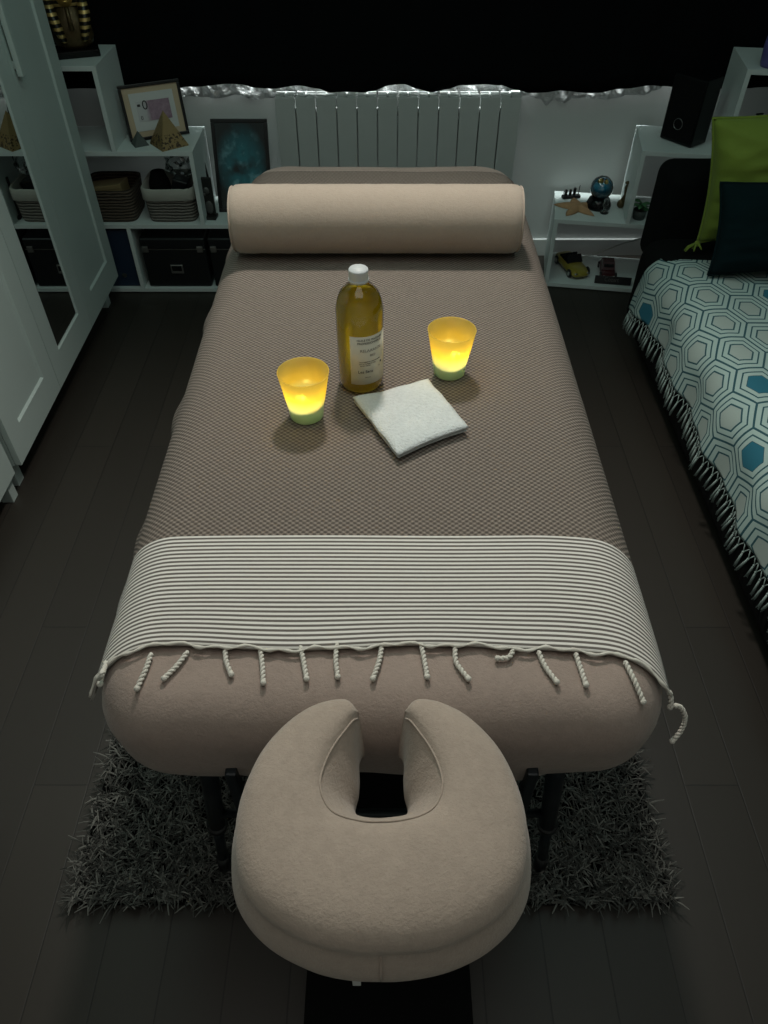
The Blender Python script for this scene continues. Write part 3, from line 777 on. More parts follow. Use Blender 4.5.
# atomiser
pc = RS(.665, .10, .5725)
t = thing('spray_bottle', 'black vintage spray bottle standing in the upper compartment', 'spray bottle', pc, R(15))
G().lathe([(0, 0), (.024, 0), (.026, .01), (.022, .035), (.010, .05), (.008, .058), (0, .058)], 20).to('bottle_body', 'black_gloss', t, True)
G().tube([(0, 0, .056), (0, 0, .085)], .004, 8).tube([(0, 0, .074), (-.030, 0, .088)], [.005, .003], 8).ball((-.031, 0, .089), .005, 8).tube([(0, 0, .085), (.006, 0, .112)], .0035, 8).box(-.008, .020, -.004, .004, .110, .116, .002).to('pump', 'black', t, True)
G().tube([(.018+.013*cos(a), 0, .076+.013*sin(a)) for a in [k*2*pi/16 for k in range(17)]], .0018, 6).to('finger_loop', 'black', t, True)
pc = P(768, 69, z=.8525)+Vector((.018, .03, 0))
t = thing('purple_vase', 'purple glazed vase on the highest step of the right shelf', 'vase', pc)
G().lathe([(0, 0), (.032, 0), (.036, .01), (.040, .06), (.036, .11), (.026, .13), (.024, .138), (.021, .138), (.022, .128), (.030, .10), (.034, .05), (0, .008)], 28).to('vase_body', 'purple', t, True)

# ------------------------------------------------------------------ sofa, bedspread, cushions
so = thing('sofa', 'black fabric sofa with rounded arm along the right wall', 'sofa', (0, 0, 0))
def rbox(x0, x1, y0, y1, z0, z1, b, seg=5):
    bm = bmesh.new(); bmesh.ops.create_cube(bm, size=1)
    for v in bm.verts: v.co = Vector(((x0+x1)/2+v.co.x*(x1-x0), (y0+y1)/2+v.co.y*(y1-y0), (z0+z1)/2+v.co.z*(z1-z0)))
    bmesh.ops.bevel(bm, geom=bm.edges[:]+bm.verts[:], offset=b, segments=seg, affect='EDGES', profile=.5)
    bm.verts.index_update(); g = G().add([v.co.copy() for v in bm.verts], [tuple(v.index for v in f.verts) for f in bm.faces]); bm.free(); return g
rbox(.905, 1.78, .50, 2.555, .06, .425, .085, 8).to('seat', 'black_fabric', so, True)
rbox(.940, 1.60, 2.48, 2.66, .30, .64, .045, 6).to('armrest', 'black_fabric', so, True)
rbox(1.56, 1.78, .50, 2.62, .38, .74, .06, 6).to('backrest', 'black_fabric', so, True)
for x in (1.0, 1.7):
    for y in (.6, 2.45): G().box(x-.02, x+.02, y-.02, y+.02, 0, .07, .003).to('leg', 'black', so)
# bedspread
bs = thing('bedspread', 'white bedspread with teal hexagon print and tassel fringe over the sofa', 'bedspread', (0, 0, 0))
ZT = .432; XE = .898; RB = .095
def bprof(s):     # s arc length from x=1.56 leftwards
    flat = 1.55-(XE+RB)
    if s < flat: return 1.55-s, ZT
    q_ = s-flat
    if q_ < RB*pi/2:
        a = q_/RB; return XE+RB-RB*sin(a), ZT-RB+RB*cos(a)
    return XE-.012*(q_-RB*pi/2)/.1, ZT-RB-(q_-RB*pi/2)
SL = 1.55-(XE+RB)+RB*pi/2+.082
ns, ny = 90, 170; Y0, Y1 = .55, 2.372
V = []; UV = []; Fc = []
for i in range(ns+1):
    for j in range(ny+1):
        y = Y0+(Y1-Y0)*j/ny
        far = smoothstep(2.2, 2.372, y)
        L_ = SL+.050*far; s = L_*i/ns
        x, z = bprof(s)
        dr = smoothstep(SL-.2, SL, s)
        x += dr*(.010*sin(y*19)+.005*sin(y*43+1)-.012*far)
        z += .003*mn.noise(Vector((x*6, y*6, 0)))*(1-dr)-.012*far*(1-dr)
        y2 = y+.03*far*dr
        V.append((x, y2, z)); UV.append((s+.055, y+.055))
for i in range(ns):
    for j in range(ny):
        a = i*(ny+1)+j; Fc.append((a, a+1, a+ny+2, a+ny+1))
o = mk('cloth', V, Fc, 'hex', bs, True, uvs=UV)
sd = o.modifiers.new('t', 'SOLIDIFY'); sd.thickness = .003; sd.offset = 1
edge = [Vector(V[ns*(ny+1)+j]) for j in range(ny+1)]
def epos(y):
    j = max(0, min(ny-1, (y-Y0)/(Y1-Y0)*ny)); k = int(j); return edge[k].lerp(edge[k+1], j-k)
random.seed(21)
nT = 74; y = .80
for i in range(nT):
    yc = .80+(2.365-.80)*i/(nT-1); d = .0105
    p1, p2 = epos(max(Y0, yc-d)), epos(min(Y1, yc+d)); k = epos(yc)+Vector((-.004+random.uniform(-.003, .003), random.uniform(-.003, .003), -.022))
    tip = k+Vector((-.006+random.uniform(-.006, .004), random.uniform(-.009, .006), -.034-random.uniform(0, .008)))
    g = G().tube([p1, k], .0014, 5).tube([p2, k], .0014, 5).ball(k, .0034, 8)
    g.tube([k, k.lerp(tip, .3), tip], [.0022, .0030, .0038], 7)
    for q_ in range(3): g.tube([k.lerp(tip, .6), tip+Vector((random.uniform(-.004, .004), random.uniform(-.004, .004), -.006))], .0013, 4)
    g.to('fringe_tassel', 'fringe_cloth' if 'fringe_cloth' in M else 'rope', bs, True)
# cushions
def cushion(name, label, bl, w, h, th, lean, rz, m, piping=True, ties=False, roll=0, wamp=.006):
    t = thing(name, label, 'cushion', bl); t.rotation_euler = (-lean, roll, rz)
    n = 34; V = []; Fc = []
    for s in (-1, 1):
        for i in range(n+1):
            for j in range(n+1):
                a = i/n*2-1; b = j/n*2-1
                k = max(0, (1-abs(a)**2.6))**.55*max(0, (1-abs(b)**2.6))**.55
                pin = 1-.075*(1-b*b)*(abs(a)**3); pin2 = 1-.075*(1-a*a)*(abs(b)**3)
                wr = wamp*(mn.noise(Vector((a*2.0+5*s, b*5, s)))+.6*mn.noise(Vector((a*4+9*s, b*9, s+3)))*(1-.5*k))*min(1, k*1.6)
                V.append((w/2+a*w/2*pin, s*(th/2*k)+wr, h/2+b*h/2*pin2))
    m1 = (n+1)**2
    for i in range(n):
        for j in range(n):
            a = i*(n+1)+j; Fc.append((a, a+n+1, a+n+2, a+1)); Fc.append((m1+a, m1+a+1, m1+a+n+2, m1+a+n+1))
    bm = bmesh.new(); 
    o = mk('cushion_cover', V, Fc, m, t, True)
    bm.from_mesh(o.data); bmesh.ops.remove_doubles(bm, verts=bm.verts, dist=.0004); bm.to_mesh(o.data); bm.free()
    if piping:
        ring = []
        for (a0, b0, a1, b1) in ((-1, -1, 1, -1), (1, -1, 1, 1), (1, 1, -1, 1), (-1, 1, -1, -1)):
            for q_ in range(20):
                a = a0+(a1-a0)*q_/20; b = b0+(b1-b0)*q_/20
                ring.append((w/2+a*w/2*(1-.075*(1-b*b)*(abs(a)**3)), 0, h/2+b*h/2*(1-.075*(1-a*a)*(abs(b)**3))))
        ring.append(ring[0]); G().tube(ring, .0045, 6).to('piping', m, t, True)
    if ties:
        g = G().ball((.0, -.003, -.002), .011, 8)
        for q_ in range(6):
            a = q_*1.05; g.tube([(0, 0, 0), (-.012+.02*sin(a), -.014-.01*cos(a), -.006), (-.016+.03*sin(a), -.02-.012*cos(a), -.016)], [.004, .0035, .002], 6)
        g.to('corner_knot', m, t, True)
    return t
cushion('cushion', 'lime green square cushion propped behind the dark teal one', (1.040, 2.372, .462), .44, .375, .19, .12, R(-4), 'green_fabric', True, True, R(-8), .016)
cushion('cushion', 'dark teal velvet cushion leaning in front of the green one', (1.022, 2.180, .447), .40, .268, .12, .34, R(-3), 'dark_teal', True, False, R(-4), .006)

# ------------------------------------------------------------------ rug
random.seed(9)
RX0, RX1, RY0, RY1 = -.618, .570, .478, 1.15
V = []; Fc = []; sh = []
def blade(x, y, L_, a, lean, wd_, shade):
    k = len(V); dx, dy = cos(a), sin(a); px, py = -dy, dx
    z0 = .010; pts = []
    for q_, f in enumerate((0, .4, .75, 1)):
        h = L_*f*(1-lean*f*.55); o_ = L_*lean*f*f
        pts.append((x+dx*o_, y+dy*o_, z0+h))
    ws = (wd_, wd_, wd_*.9, wd_*.45)
    for (qx, qy, qz), w in zip(pts, ws):
        V.append((qx-px*w, qy-py*w, qz)); V.append((qx+dx*w*.6, qy+dy*w*.6, qz+w)); V.append((qx+px*w, qy+py*w, qz))
    for j in range(3):
        b = k+j*3
        Fc.append((b, b+1, b+4, b+3)); Fc.append((b+1, b+2, b+5, b+4)); Fc.append((b+2, b, b+3, b+5))
    sh.extend([shade]*12)
dens = 0
for i in range(21000):
    x = random.uniform(RX0, RX1); y = RY0+(RY1-RY0)*(random.random()**1.25)
    if abs(x) < .1 and y > .6: continue
    blade(x, y, random.uniform(.028, .044), random.uniform(0, 2*pi), random.uniform(.45, 1.0), random.uniform(.0010, .0020), random.random()**1.7)
rg = thing('shag_rug', 'charcoal grey shaggy rug under the near end of the massage table', 'rug', (0, 0, 0))
G().box(RX0, RX1, RY0, RY1, .001, .011, .003).to('backing', 'black_matt', rg)
o = mk('pile', V, Fc, 'rug', rg); o['kind'] = 'stuff'
at = o.data.attributes.new('shade', 'FLOAT', 'POINT'); at.data.foreach_set('value', sh)

# ------------------------------------------------------------------ massage table
TX = -.003; HX = .391; TZ = .735; YN, YF2 = .472, 2.355
tb = thing('massage_table', 'portable massage table with black folding legs', 'massage table', (0, 0, 0))
rbox(TX-.35, TX+.35, YN+.03, YF2-.03, .625, .715, .03, 4).to('padded_top', 'black', tb, True)
for sx in (-1, 1):
    for ya, yb, yf in ((.515, .545, 1), (2.25, 2.2, -1)):
        A = Vector((TX+sx*.255, ya, .62)); B = Vector((TX+sx*.318, yb, .045 if yf == 1 else .0)); mid = A.lerp(B, .62)
        lg = G().tube([A, mid], .015, 12)
        lg.tube([mid.lerp(A, .05), B.lerp(A, .04)], .010, 12)
        l = lg.to('leg', 'frame_leg', tb, True)
        bz = .012 if yf == 1 else .0
        G().tube([B.lerp(A, .07), Vector((B.x, B.y, bz))], [.013, .014], 12).to('rubber_foot', 'black', l, True)
        G().tube([mid.lerp(A, .02), mid.lerp(B, .02)], .019, 12).to('collar', 'black', l, True)
    G().box(TX+sx*.207-.008, TX+sx*.207+.008, .455, .475, .50, .625, .003).to('headrest_bracket', 'frame_leg', tb)
G().tube([(TX-.29, .53, .32), (TX+.29, .53, .32)], .008, 8).to('crossbar', 'frame_leg', tb, True)
G().tube([(TX-.29, 2.22, .32), (TX+.29, 2.22, .32)], .008, 8).to('crossbar', 'frame_leg', tb, True)

# fitted plush cover: lofted rounded-rectangle rings
def rrect(x0, x1, y0, y1, r, n=14):
    out = []
    for (cx, cy, a0) in ((x1-r, y1-r, 0), (x0+r, y1-r, pi/2), (x0+r, y0+r, pi), (x1-r, y0+r, 3*pi/2)):
        for i in range(n+1):
            a = a0+pi/2*i/n; out.append((cx+r*cos(a), cy+r*sin(a)))
    # subdivide long sides
    res = []; m = len(out)
    for i in range(m):
        p_, q_ = out[i], out[(i+1) % m]; d = math.dist(p_, q_); k = max(1, int(d/.03)) if (i % (n+1)) == n else 1
        for j in range(k): res.append((p_[0]+(q_[0]-p_[0])*j/k, p_[1]+(q_[1]-p_[1])*j/k))
    return res
ER = .075     # edge rounding radius
sched = []    # (inset, z)
for d in (.30, .2, .13, .09): sched.append((d, TZ))
for i in range(0, 10):
    a = pi/2*i/9; sched.append((ER-ER*sin(a), TZ-ER+ER*cos(a)))
for z in (.640, .62, .60): sched.append((-.002+(.66-z)*.10, z))
sched.append((.02, .585)); sched.append((.06, .590))
x0_, x1_ = TX-HX-.004, TX+HX+.004
base = rrect(x0_, x1_, YN-.006, YF2, .10)
V = []; Fc = []; n = len(base)
def inset(px, py, d):
    # shrink towards the medial box of the table
    cx = max(x0_+.30, min(x1_-.30, px)); cyy = max(YN+.30, min(YF2-.30, py))
    v = Vector((px-cx, py-cyy)); L_ = v.length
    return (px-v.x/L_*d, py-v.y/L_*d) if L_ > 1e-6 else (px, py)
for k, (d, z) in enumerate(sched):
    for (px, py) in base:
        qx, qy = inset(px, py, d)
        nz = mn.noise(Vector((qx*7, qy*7, z*3)))
        if z < .66:
            qx += .006*nz; qy += .010*nz*(1 if py < .6 else .3)
            if k >= len(sched)-3: z2 = z+.012*mn.noise(Vector((qx*9, qy*5, 4)))-(.018 if abs(qx-TX) > .1 and abs(qx-TX) < .2 and py < .6 else 0)
            else: z2 = z
        else: z2 = z+.002*nz
        V.append((qx, qy, z2))
for k in range(len(sched)-1):
    for i in range(n): Fc.append((k*n+i, (k+1)*n+i, (k+1)*n+(i+1) % n, k*n+(i+1) % n))
Fc.append(tuple(range(n)))
cv = mk('table_cover', V, Fc, 'velvet_cover', None, True)
tag(cv, 'taupe plush fitted cover stretched over the massage table', 'table cover')

# throw
def tz(y): 
    yn = YN+ER-.004
    if y > yn: return 0., y
    s = min((yn-y)/ER, 1.45)          # arc angle past the edge
    return -(ER-ER*cos(s)), yn-ER*sin(s)
TT = .744
def throw_point(s, v, over=0.):
    """s: signed arc across; v: distance from the hem"""
    W = HX-ER+.006; a = abs(s); sg = 1 if s > 0 else -1
    rr_ = ER+.010+over
    e = max(0, (a-.22)/.25)
    y = .583+v-(.035+.030*max(0, 1-v/.25) if sg > 0 else .010)*e*e-.028*smoothstep(.30, .45, a)*max(0, 1-v/.25)
    y += .004*sin(s*17+.5)*max(0, 1-v/.08)
    if a < W: x, z = s, 0.
    else:
        q_ = a-W
        if q_ < rr_*1.35: x = sg*(W+rr_*sin(q_/rr_)); z = -(rr_-rr_*cos(q_/rr_))
        else:
            th = 1.35; q2 = q_-rr_*th
            fl = (.16 if sg < 0 else .05)
            x = sg*(W+rr_*sin(th)+q2*(cos(th)+fl)); z = -(rr_-rr_*cos(th))-q2*sin(th)
            wv = (.008 if sg < 0 else .004)*min(1, q2/.04)
            x += sg*wv*(sin(y*16+1)+.6*sin(y*37))
    dz, y2 = tz(y)
    zz = TT+over+z+dz*(1 if a < W else max(.35, 1-(a-W)/.15))
    zz += .0018*mn.noise(Vector((s*5, y*5, 1)))
    return Vector((TX+x, y2, zz))
ns, nv = 110, 240; VL = 1.655
V = []; UV = []; Fc = []
def send(side, v):   # hanging length varies
    b = .485-.05*(1-smoothstep(0, .22, v))
    return b+(.012*sin(v*9+1)+.008*sin(v*23) if side < 0 else -.03+.006*sin(v*11))
for i in range(ns+1):
    f = i/ns*2-1
    for j in range(nv+1):
        v = VL*j/nv; s = f*send(f, v)
        V.append(throw_point(s, v)); UV.append((s, v))
for i in range(ns):
    for j in range(nv):
        a = i*(nv+1)+j; Fc.append((a, a+nv+1, a+nv+2, a+1))
th = thing('throw_blanket', 'taupe honeycomb throw with a striped end band and rope tassels', 'blanket', (0, 0, 0))
o = mk('woven_cloth', V, Fc, 'throw', th, True, uvs=UV)
sd = o.modifiers.new('t', 'SOLIDIFY'); sd.thickness = .0035; sd.offset = -1
# hem cord
pts = []
random.seed(31)
for i in range(141):
    s = -.432+.835*i/140
    p = throw_point(s, -.001+.0025*sin(s*60)+.002*sin(s*140+2), .001); pts.append(p)
G().tube(pts, [.0022+.0007*sin(i*1.9)+.0005*sin(i*5.1) for i in range(141)], 7).to('hem', 'rope', th, True)
# surface lookup for the tassels
from mathutils.bvhtree import BVHTree
bvh = BVHTree.FromPolygons([v.co.copy() for v in cv.data.vertices], [tuple(p.vertices) for p in cv.data.polygons])
def on_cover(u, v):
    d = (P(u, v, z=.3)-Vector((0, 0, CH))).normalized()
    h = bvh.ray_cast(Vector((0, 0, CH)), d)
    if h[0] is None: return P(u, v, y=.50)+Vector((0, 0, 0))
    return h[0]+h[1]*.0065*(1 if h[1].z > 0 else -1)
def rope(pts, name='rope_tassel', r=.0027, knot=True, par=None):
    c_ = cr(pts, 60); L_ = sum((a-b).length for a, b in zip(c_, c_[1:])); g = G()
    up = Vector((0, .3, 1)).normalized(); strands = [[], []]; acc = 0
    for i, p_ in enumerate(c_):
        t_ = (c_[min(i+1, 59)]-c_[max(i-1, 0)]).normalized(); a = t_.cross(up)
        if a.length < .05: a = t_.cross(Vector((1, 0, 0)))
        a.normalize(); b = t_.cross(a)
        if i: acc += (p_-c_[i-1]).length
        ph_ = acc/.0125*2*pi
        for k in (0, 1): strands[k].append(p_+(a*cos(ph_+k*pi)+b*sin(ph_+k*pi))*r*.62)
    for s_ in strands: g.tube(s_, r*.82, 6)
    if knot: g.ball(c_[-1], r*1.6, 10)
    g.ball(c_[0], r*1.15, 8)
    return g.to(name, 'rope', par or th, True)
tas = [((152, 657), (147, 672), (139, 690)), ((188, 655), (178, 668), (165, 681)), ((226, 652), (227, 664), (232, 677)), ((261, 651), (263, 668), (264, 685)),
       ((301, 650), (304, 664), (307, 681)), ((337, 647), (336, 662), (338, 679)), ((382, 648), (379, 664), (373, 681)), ((421, 647), (424, 662), (427, 679)),
       ((455, 649), (456, 665), (468, 681)), ((513, 652), (508, 660), (497, 661)), ((538, 655), (545, 670), (556, 684)), ((575, 657), (580, 672), (585, 687)), ((624, 665), (632, 682), (640, 702)),
       ((118, 661), (108, 672), (100, 684)), ((110, 664), (103, 672), (99, 678))]
for tr in tas: rope([on_cover(*q_) for q_ in tr])
c1 = throw_point(.401, 0.002)
rope([c1, c1+Vector((.003, -.006, -.010)), c1+Vector((.004, -.010, -.022))])
c2 = c1+Vector((.004, -.010, -.018))
rope([c2, c2+Vector((.014, .0, -.004)), c2+Vector((.024, -.006, -.022)), c2+Vector((.022, -.014, -.042)), c2+Vector((.012, -.022, -.058))], r=.0027)

# bolster
BR = .077; BC = Vector((-.018, 1.738, TT+.0035+BR))
prof = []
Lh = .342
for q_ in [(0, -Lh), (.04, -Lh), (.063, -Lh+.001), (.071, -Lh+.005), (.0755, -Lh+.013), (.077, -Lh+.026)]: prof.append(q_)
for i in range(1, 30): prof.append((.077+.0012*mn.noise(Vector((i*.7, 0, 0))), -Lh+.026+(2*Lh-.052)*i/30))
for q_ in [(.077, Lh-.026), (.0755, Lh-.013), (.071, Lh-.005), (.063, Lh-.001), (.04, Lh), (0, Lh)]: prof.append(q_)
bo = thing('bolster', 'beige plush bolster cushion lying across the far end of the table', 'bolster', BC)
bg = G().lathe(prof, 48).xf(Matrix.Rotation(pi/2, 4, 'Y'))
bg.to('bolster_cover', 'velvet_bolster', bo, True)
for sx in (-1, 1): G().tube([(sx*(Lh-.004), .0718*cos(a), .0718*sin(a)) for a in [k*2*pi/48 for k in range(49)]], .0022, 6).to('piping', 'velvet_bolster', bo, True)

# ------------------------------------------------------------------ face cradle
fcr = thing('face_cradle', 'beige plush horseshoe face cradle at the near end of the table', 'face cradle', (-.003, 0, 0))
Lo = [(-.030, .458), (-.042, .474), (-.072, .474), (-.108, .456), (-.141, .418), (-.160, .368), (-.164, .318), (-.153, .268), (-.122, .232), (-.075, .208), (-.03, .199), (0, .198)]
Li = [(-.027, .452), (-.033, .444), (-.043, .430), (-.056, .410), (-.066, .388), (-.070, .366), (-.066, .348), (-.056, .334), (-.040, .326), (-.022, .322), (-.01, .321), (0, .321)]
def full(Lp, n): 
    a = cr([(x, y, 0) for x, y in Lp], n); return a+[Vector((-p.x, p.y, 0)) for p in reversed(a[:-1])]
NO = 45; O_ = full(Lo, NO); I_ = full(Li, NO); NN = len(O_)
V = []; Fc = []
ztop = .806
for k in range(NN):
    o_, i_ = O_[k], I_[k]; d = (i_-o_); dn = d.normalized(); f = min(k, NN-1-k)/(NN//2)
    b = .014+.028*smoothstep(.0, .30, f)*(1-.35*smoothstep(.5, 1, f)); wdt = d.length
    tl = .012*smoothstep(.0, .12, f)-.012
    pr = [(.5, 0, .694), (0, b*.7, .698), (0, b, .715), (0, b*.85, .745), (0, b*.45, .777), (0, 0.002, .799), (0, -.002, .803), (.12, 0, .8075), (.3, 0, .8095), (.55, 0, .808), (.75, 0, .803), (.86, 0, .796), (.93, 0, .786), (.965, 0, .774), (.935, 0, .767), (.965, 0, .761), (1, -.006*smoothstep(.2, .6, f), .735), (1, -.008*smoothstep(.2, .6, f), .712), (.92, 0, .694)]
    for (w, off, z) in pr:
        p_ = i_+(o_-i_)*w+dn*off
        nz = .0012*mn.noise(Vector((p_.x*30, p_.y*30, z*30)))
        tilt = (p_.y-.33)*.02
        V.append((p_.x, p_.y+nz, z+nz+tilt+tl*(1 if z > .74 else 0)))
m_ = len(pr)
for k in range(NN-1):
    for i in range(m_): Fc.append((k*m_+i, (k+1)*m_+i, (k+1)*m_+(i+1) % m_, k*m_+(i+1) % m_))
Fc.append(tuple(reversed([i for i in range(m_)]))); Fc.append(tuple((NN-1)*m_+i for i in range(m_)))
o = mk('cushion_cover', V, [tuple(reversed(f)) for f in Fc], 'velvet', fcr, True, sub=1)
# seams
for idx, rr_ in ((5, .0013), (14, .0016)):
    G().tube([Vector(V[k*m_+idx])+Vector((0, 0, .001)) for k in range(2, NN-2)], rr_, 5).to('seam', 'velvet', fcr, True)
G().tube([Vector((.0, .2035, .762)), Vector((0, .1925, .742)), Vector((0, .1915, .722))], .0012, 5).to('seam', 'velvet', fcr, True)
G().box(-.150, .150, .215, .40, .680, .694, .004).to('platform_left', 'black', fcr) if False else None
# base plate: horseshoe following the cushion
V2 = []; F2 = []
for k in range(0, NN):
    o_, i_ = O_[k], I_[k]
    for w in (.30, .75):
        p_ = i_+(o_-i_)*w
        V2.append((p_.x, p_.y, .692)); V2.append((p_.x, p_.y, .678))
for k in range(NN-1):
    a = k*4; b = a+4
    F2 += [(a, b, b+2, a+2), (a+1, a+3, b+3, b+1), (a, a+1, b+1, b), (a+2, b+2, b+3, a+3)]
F2 += [(0, 2, 3, 1), (NN*4-4, NN*4-3, NN*4-1, NN*4-2)]
mk('support_plate', V2, F2, 'black', fcr)
for sx in (-1, 1): G().tube([(sx*.105, .30, .672), (sx*.105, .44, .640), (sx*.11, .52, .61)], .009, 10).to('support_arm', 'frame_leg', fcr, True)
G().box(-.031, -.022, .2005, .2025, .660, .705, .0005, Matrix.Rotation(0, 4, 'X')).to('strap', 'paper', fcr)
ck = G().box(-.142, .158, .02, .46, 0.0, .035, .008).to('floor_mat', 'black_matt'); tag(ck, 'black rectangular mat on the floor beneath the face cradle', 'mat')

# ------------------------------------------------------------------ things on the table
ZS = TT+.0015
bt = thing('oil_bottle', 'clear bottle of golden massage oil with white cap and label', 'bottle', (-.044, 1.192, ZS))
rb = .0432
body = [(0, 0), (.034, 0), (.039, .003), (rb, .010), (rb, .165), (.0395, .180), (.034, .193), (.025, .203), (.0165, .210), (.0145, .214), (.0145, .226)]
G().lathe(body, 48).to('bottle_body', 'bottle_shell', bt, True)
oil = [(0, .003), (.034, .003), (.0385, .006), (rb-.0015, .012), (rb-.0015, .165), (.038, .179), (.034, .188), (0, .1885)]
G().lathe(oil, 48).to('oil', 'oil', bt, True)
cp = G().lathe([(0, .214), (.0170, .214), (.0172, .217), (.0168, .230), (.0172, .2345), (.0163, .2365), (0, .237)], 40)
for k in range(3): pass
cp.to('cap', 'cream_plastic', bt, True)
G().lathe([(.0178, .2155), (.0182, .2175), (.0178, .2195)], 32).to('cap_ring', 'cream_plastic', bt, True)
rl = rb+.0006; a0, a1 = -1.98, -.22; aw = a1-a0
V = []; Fc = []; n = 32
for k in range(n+1):
    a = a0+aw*k/n
    for z in (.026, .128): V.append((rl*cos(a), rl*sin(a), z))
for k in range(n): Fc.append((2*k, 2*k+2, 2*k+3, 2*k+1))
lb = mk('label', V, Fc, mat('cream_label', (.60, .57, .46), .6), bt, True)
sd = lb.modifiers.new('t', 'SOLIDIFY'); sd.thickness = .0003
am = (a0+a1)/2
def wr(zc, dx=0):
    def w(co):
        a = am+(co.x+dx)/rl; r_ = rl+.0003+co.z; return Vector((r_*cos(a), r_*sin(a), zc+co.y))
    return w
for body_, size, z, m_, dx in (('HUILE DE MASSAGE', .0058, .121, 'ink', 0), ('PROFESSIONNELLE', .0058, .1145, 'ink', 0), ('RELAXANTE', .0080, .099, 'ink_grey', .002), ('BIO', .0070, .088, 'ink_grey', .004),
                         ('huile vegetale et huiles essentielles', .0031, .0755, 'ink', 0), ('pour le massage du corps', .0031, .0715, 'ink', -.006), ('parfum relaxant', .0031, .0675, 'ink', -.010),
                         ('Les Sens', .0085, .054, 'ink', -.010), ('1 L', .004, .060, 'ink', .018), ('500 ml e', .0032, .0415, 'ink', -.006)):
    text('label_text', body_, size, m_, lb, None, .00012, warp=wr(z, dx))
text('label_symbol', '\u2022', .018, 'ink', lb, None, .0001, warp=wr(.066, .0235))
def cup(label, x, y, turn):
    t = thing('candle_cup', label, 'candle holder', (x, y, ZS), turn, group=None)
    h = .096
    prof = [(0, 0), (.0285, 0), (.0305, .002), (.0325, .02), (.0455, h-.001), (.0460, h), (.0440, h), (.0310, .022), (.029, .005), (0, .005)]
    G().lathe(prof, 48).to('glass', 'cup', t, True)
    wx = G()
    V = []; Fc = []; n = 32
    for z_, r_ in ((.0055, .0275), (.020, .0300), (None, .0325)):
        for i in range(n):
            a = 2*pi*i/n
            zz = z_ if z_ is not None else .030+.007*cos(a-.4)
            V.append((r_*cos(a), r_*sin(a), zz))
    for j in range(2):
        for i in range(n): Fc.append((j*n+i, j*n+(i+1) % n, (j+1)*n+(i+1) % n, (j+1)*n+i))
    Fc.append(tuple(range(2*n, 3*n))); Fc.append(tuple(reversed(range(n))))
    w = mk('wax', V, Fc, 'wax', t, True)
    G().lathe([(0, .034), (.0030, .036), (.0036, .041), (.0020, .049), (0, .054)], 12, (-.004, -.006, 0)).to('flame', 'flame', t, True)
    l = bpy.data.lights.new('candle_light', 'POINT'); l.energy = CE; l.color = (1, .80, .20); l.shadow_soft_size = .006
    lo = bpy.data.objects.new('candle_light', l); COL.objects.link(lo); lo.parent = t; lo.location = (-.004, -.008, .060)
    return t
CE = .105
cup('lit yellow frosted candle cup left of the oil bottle', -.142, 1.090, 0)
cup('lit yellow frosted candle cup right of the oil bottle', .128, 1.226, 1.2)
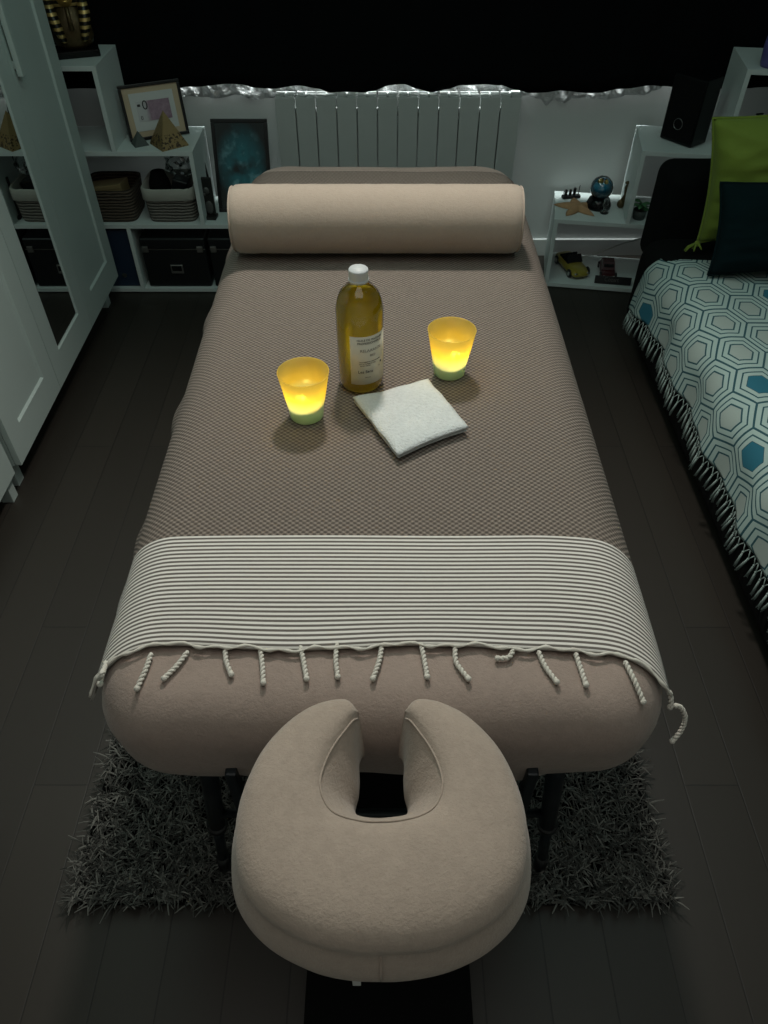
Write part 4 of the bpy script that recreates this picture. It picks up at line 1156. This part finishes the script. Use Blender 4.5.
# folded towel
cs = [P(353, 401, z=.752), P(428, 383, z=.752), P(468, 431, z=.752), P(398, 459, z=.752)]
ctr = sum(cs, Vector())/4
tw = thing('folded_towel', 'small white terry cloth folded square in front of the bottle', 'towel', (ctr.x, ctr.y, ZS))
def layer(z0, h, sc_, seed, name, jit):
    n = 22; V = []; Fc = []
    for side in (0, 1):
        for i in range(n+1):
            for j in range(n+1):
                a, b = i/n, j/n
                # bilinear between corners, softened
                p_ = (cs[0]*(1-a)+cs[1]*a)*(1-b)+(cs[3]*(1-a)+cs[2]*a)*b
                p_ = (p_-ctr)*sc_+Vector(jit)
                e = min(a, 1-a, b, 1-b); k = smoothstep(-.02, .12, e)**.5
                nz = mn.noise(Vector((p_.x*28+seed, p_.y*28, seed)))
                bow = -.005*sin(pi*a)*(1 if b > .5 else -.6)*abs(2*b-1)
                z = z0+h*(.5+(.5*k if side else -.5*k))+.0022*nz*(1 if side else .3)
                V.append((p_.x+.0015*nz, p_.y+.0015*nz-bow, z))
    m1 = (n+1)**2
    for i in range(n):
        for j in range(n):
            a = i*(n+1)+j; Fc.append((a, a+1, a+n+2, a+n+1)); Fc.append((m1+a, m1+a+n+1, m1+a+n+2, m1+a+1))
    for i in range(n):
        for (a, b) in ((i, i+1),):
            Fc.append((a, m1+a, m1+b, b))
            a2, b2 = n*(n+1)+i, n*(n+1)+i+1; Fc.append((a2, b2, m1+b2, m1+a2))
            a3, b3 = i*(n+1), (i+1)*(n+1); Fc.append((a3, b3, m1+b3, m1+a3))
            a4, b4 = a3+n, b3+n; Fc.append((a4, m1+a4, m1+b4, b4))
    return mk(name, V, Fc, 'towel', tw, True)
layer(.0012, .0095, .985, 1, 'lower_fold', (0, .001, 0))
layer(.0085, .0125, 1.0, 5, 'upper_fold', (.0, .0, 0))

# ------------------------------------------------------------------ light
def area(name, loc, rot, sx, sy, e, col):
    l = bpy.data.lights.new(name, 'AREA'); l.shape = 'RECTANGLE'; l.size = sx; l.size_y = sy; l.energy = e; l.color = col
    o = bpy.data.objects.new(name, l); COL.objects.link(o); o.location = loc; o.rotation_euler = rot; return o
l = bpy.data.lights.new('ceiling_spot', 'SPOT'); l.energy = 88; l.color = (1, .925, .84); l.spot_size = R(114); l.spot_blend = .8; l.shadow_soft_size = .09
o = bpy.data.objects.new('ceiling_spot', l); COL.objects.link(o); o.location = (0, 2.0, 2.35)
tgt = Vector((0, .80, .7)); o.rotation_euler = (tgt-o.location).to_track_quat('-Z', 'Y').to_euler()
area('room_fill', (0, .5, 2.45), (0, 0, 0), 1.4, 1.4, 7.0, (1.0, .945, .87))  # added warm fill that brightens the near end; not an actual ceiling lamp
area('left_cool_fill', (-.45, 1.7, 2.4), (0, R(-24), 0), .5, 1.6, 5.5, (.66, 1.0, .88))  # added teal ambient for the green tint around the wardrobe, no real lamp there
area('right_cool_fill', (.9, 1.5, 2.4), (0, R(18), 0), .5, 1.4, 3.0, (.66, 1.0, .95))  # matching teal fill, added to tint and lift the right side
area('window_daylight', (.1, 3.178, .92), (0, 0, 0), 2.0, .02, 14.0, (.92, 1.0, .98))
wl = bpy.data.worlds.new('world'); sc.world = wl; wl.use_nodes = True
wl.node_tree.nodes['Background'].inputs[0].default_value = (.5, .6, .65, 1); wl.node_tree.nodes['Background'].inputs[1].default_value = .3
sc.view_settings.view_transform = 'Standard'; sc.view_settings.look = 'None'; sc.view_settings.gamma = 1
sc.view_settings.exposure = 0; sc.view_settings.use_curve_mapping = False
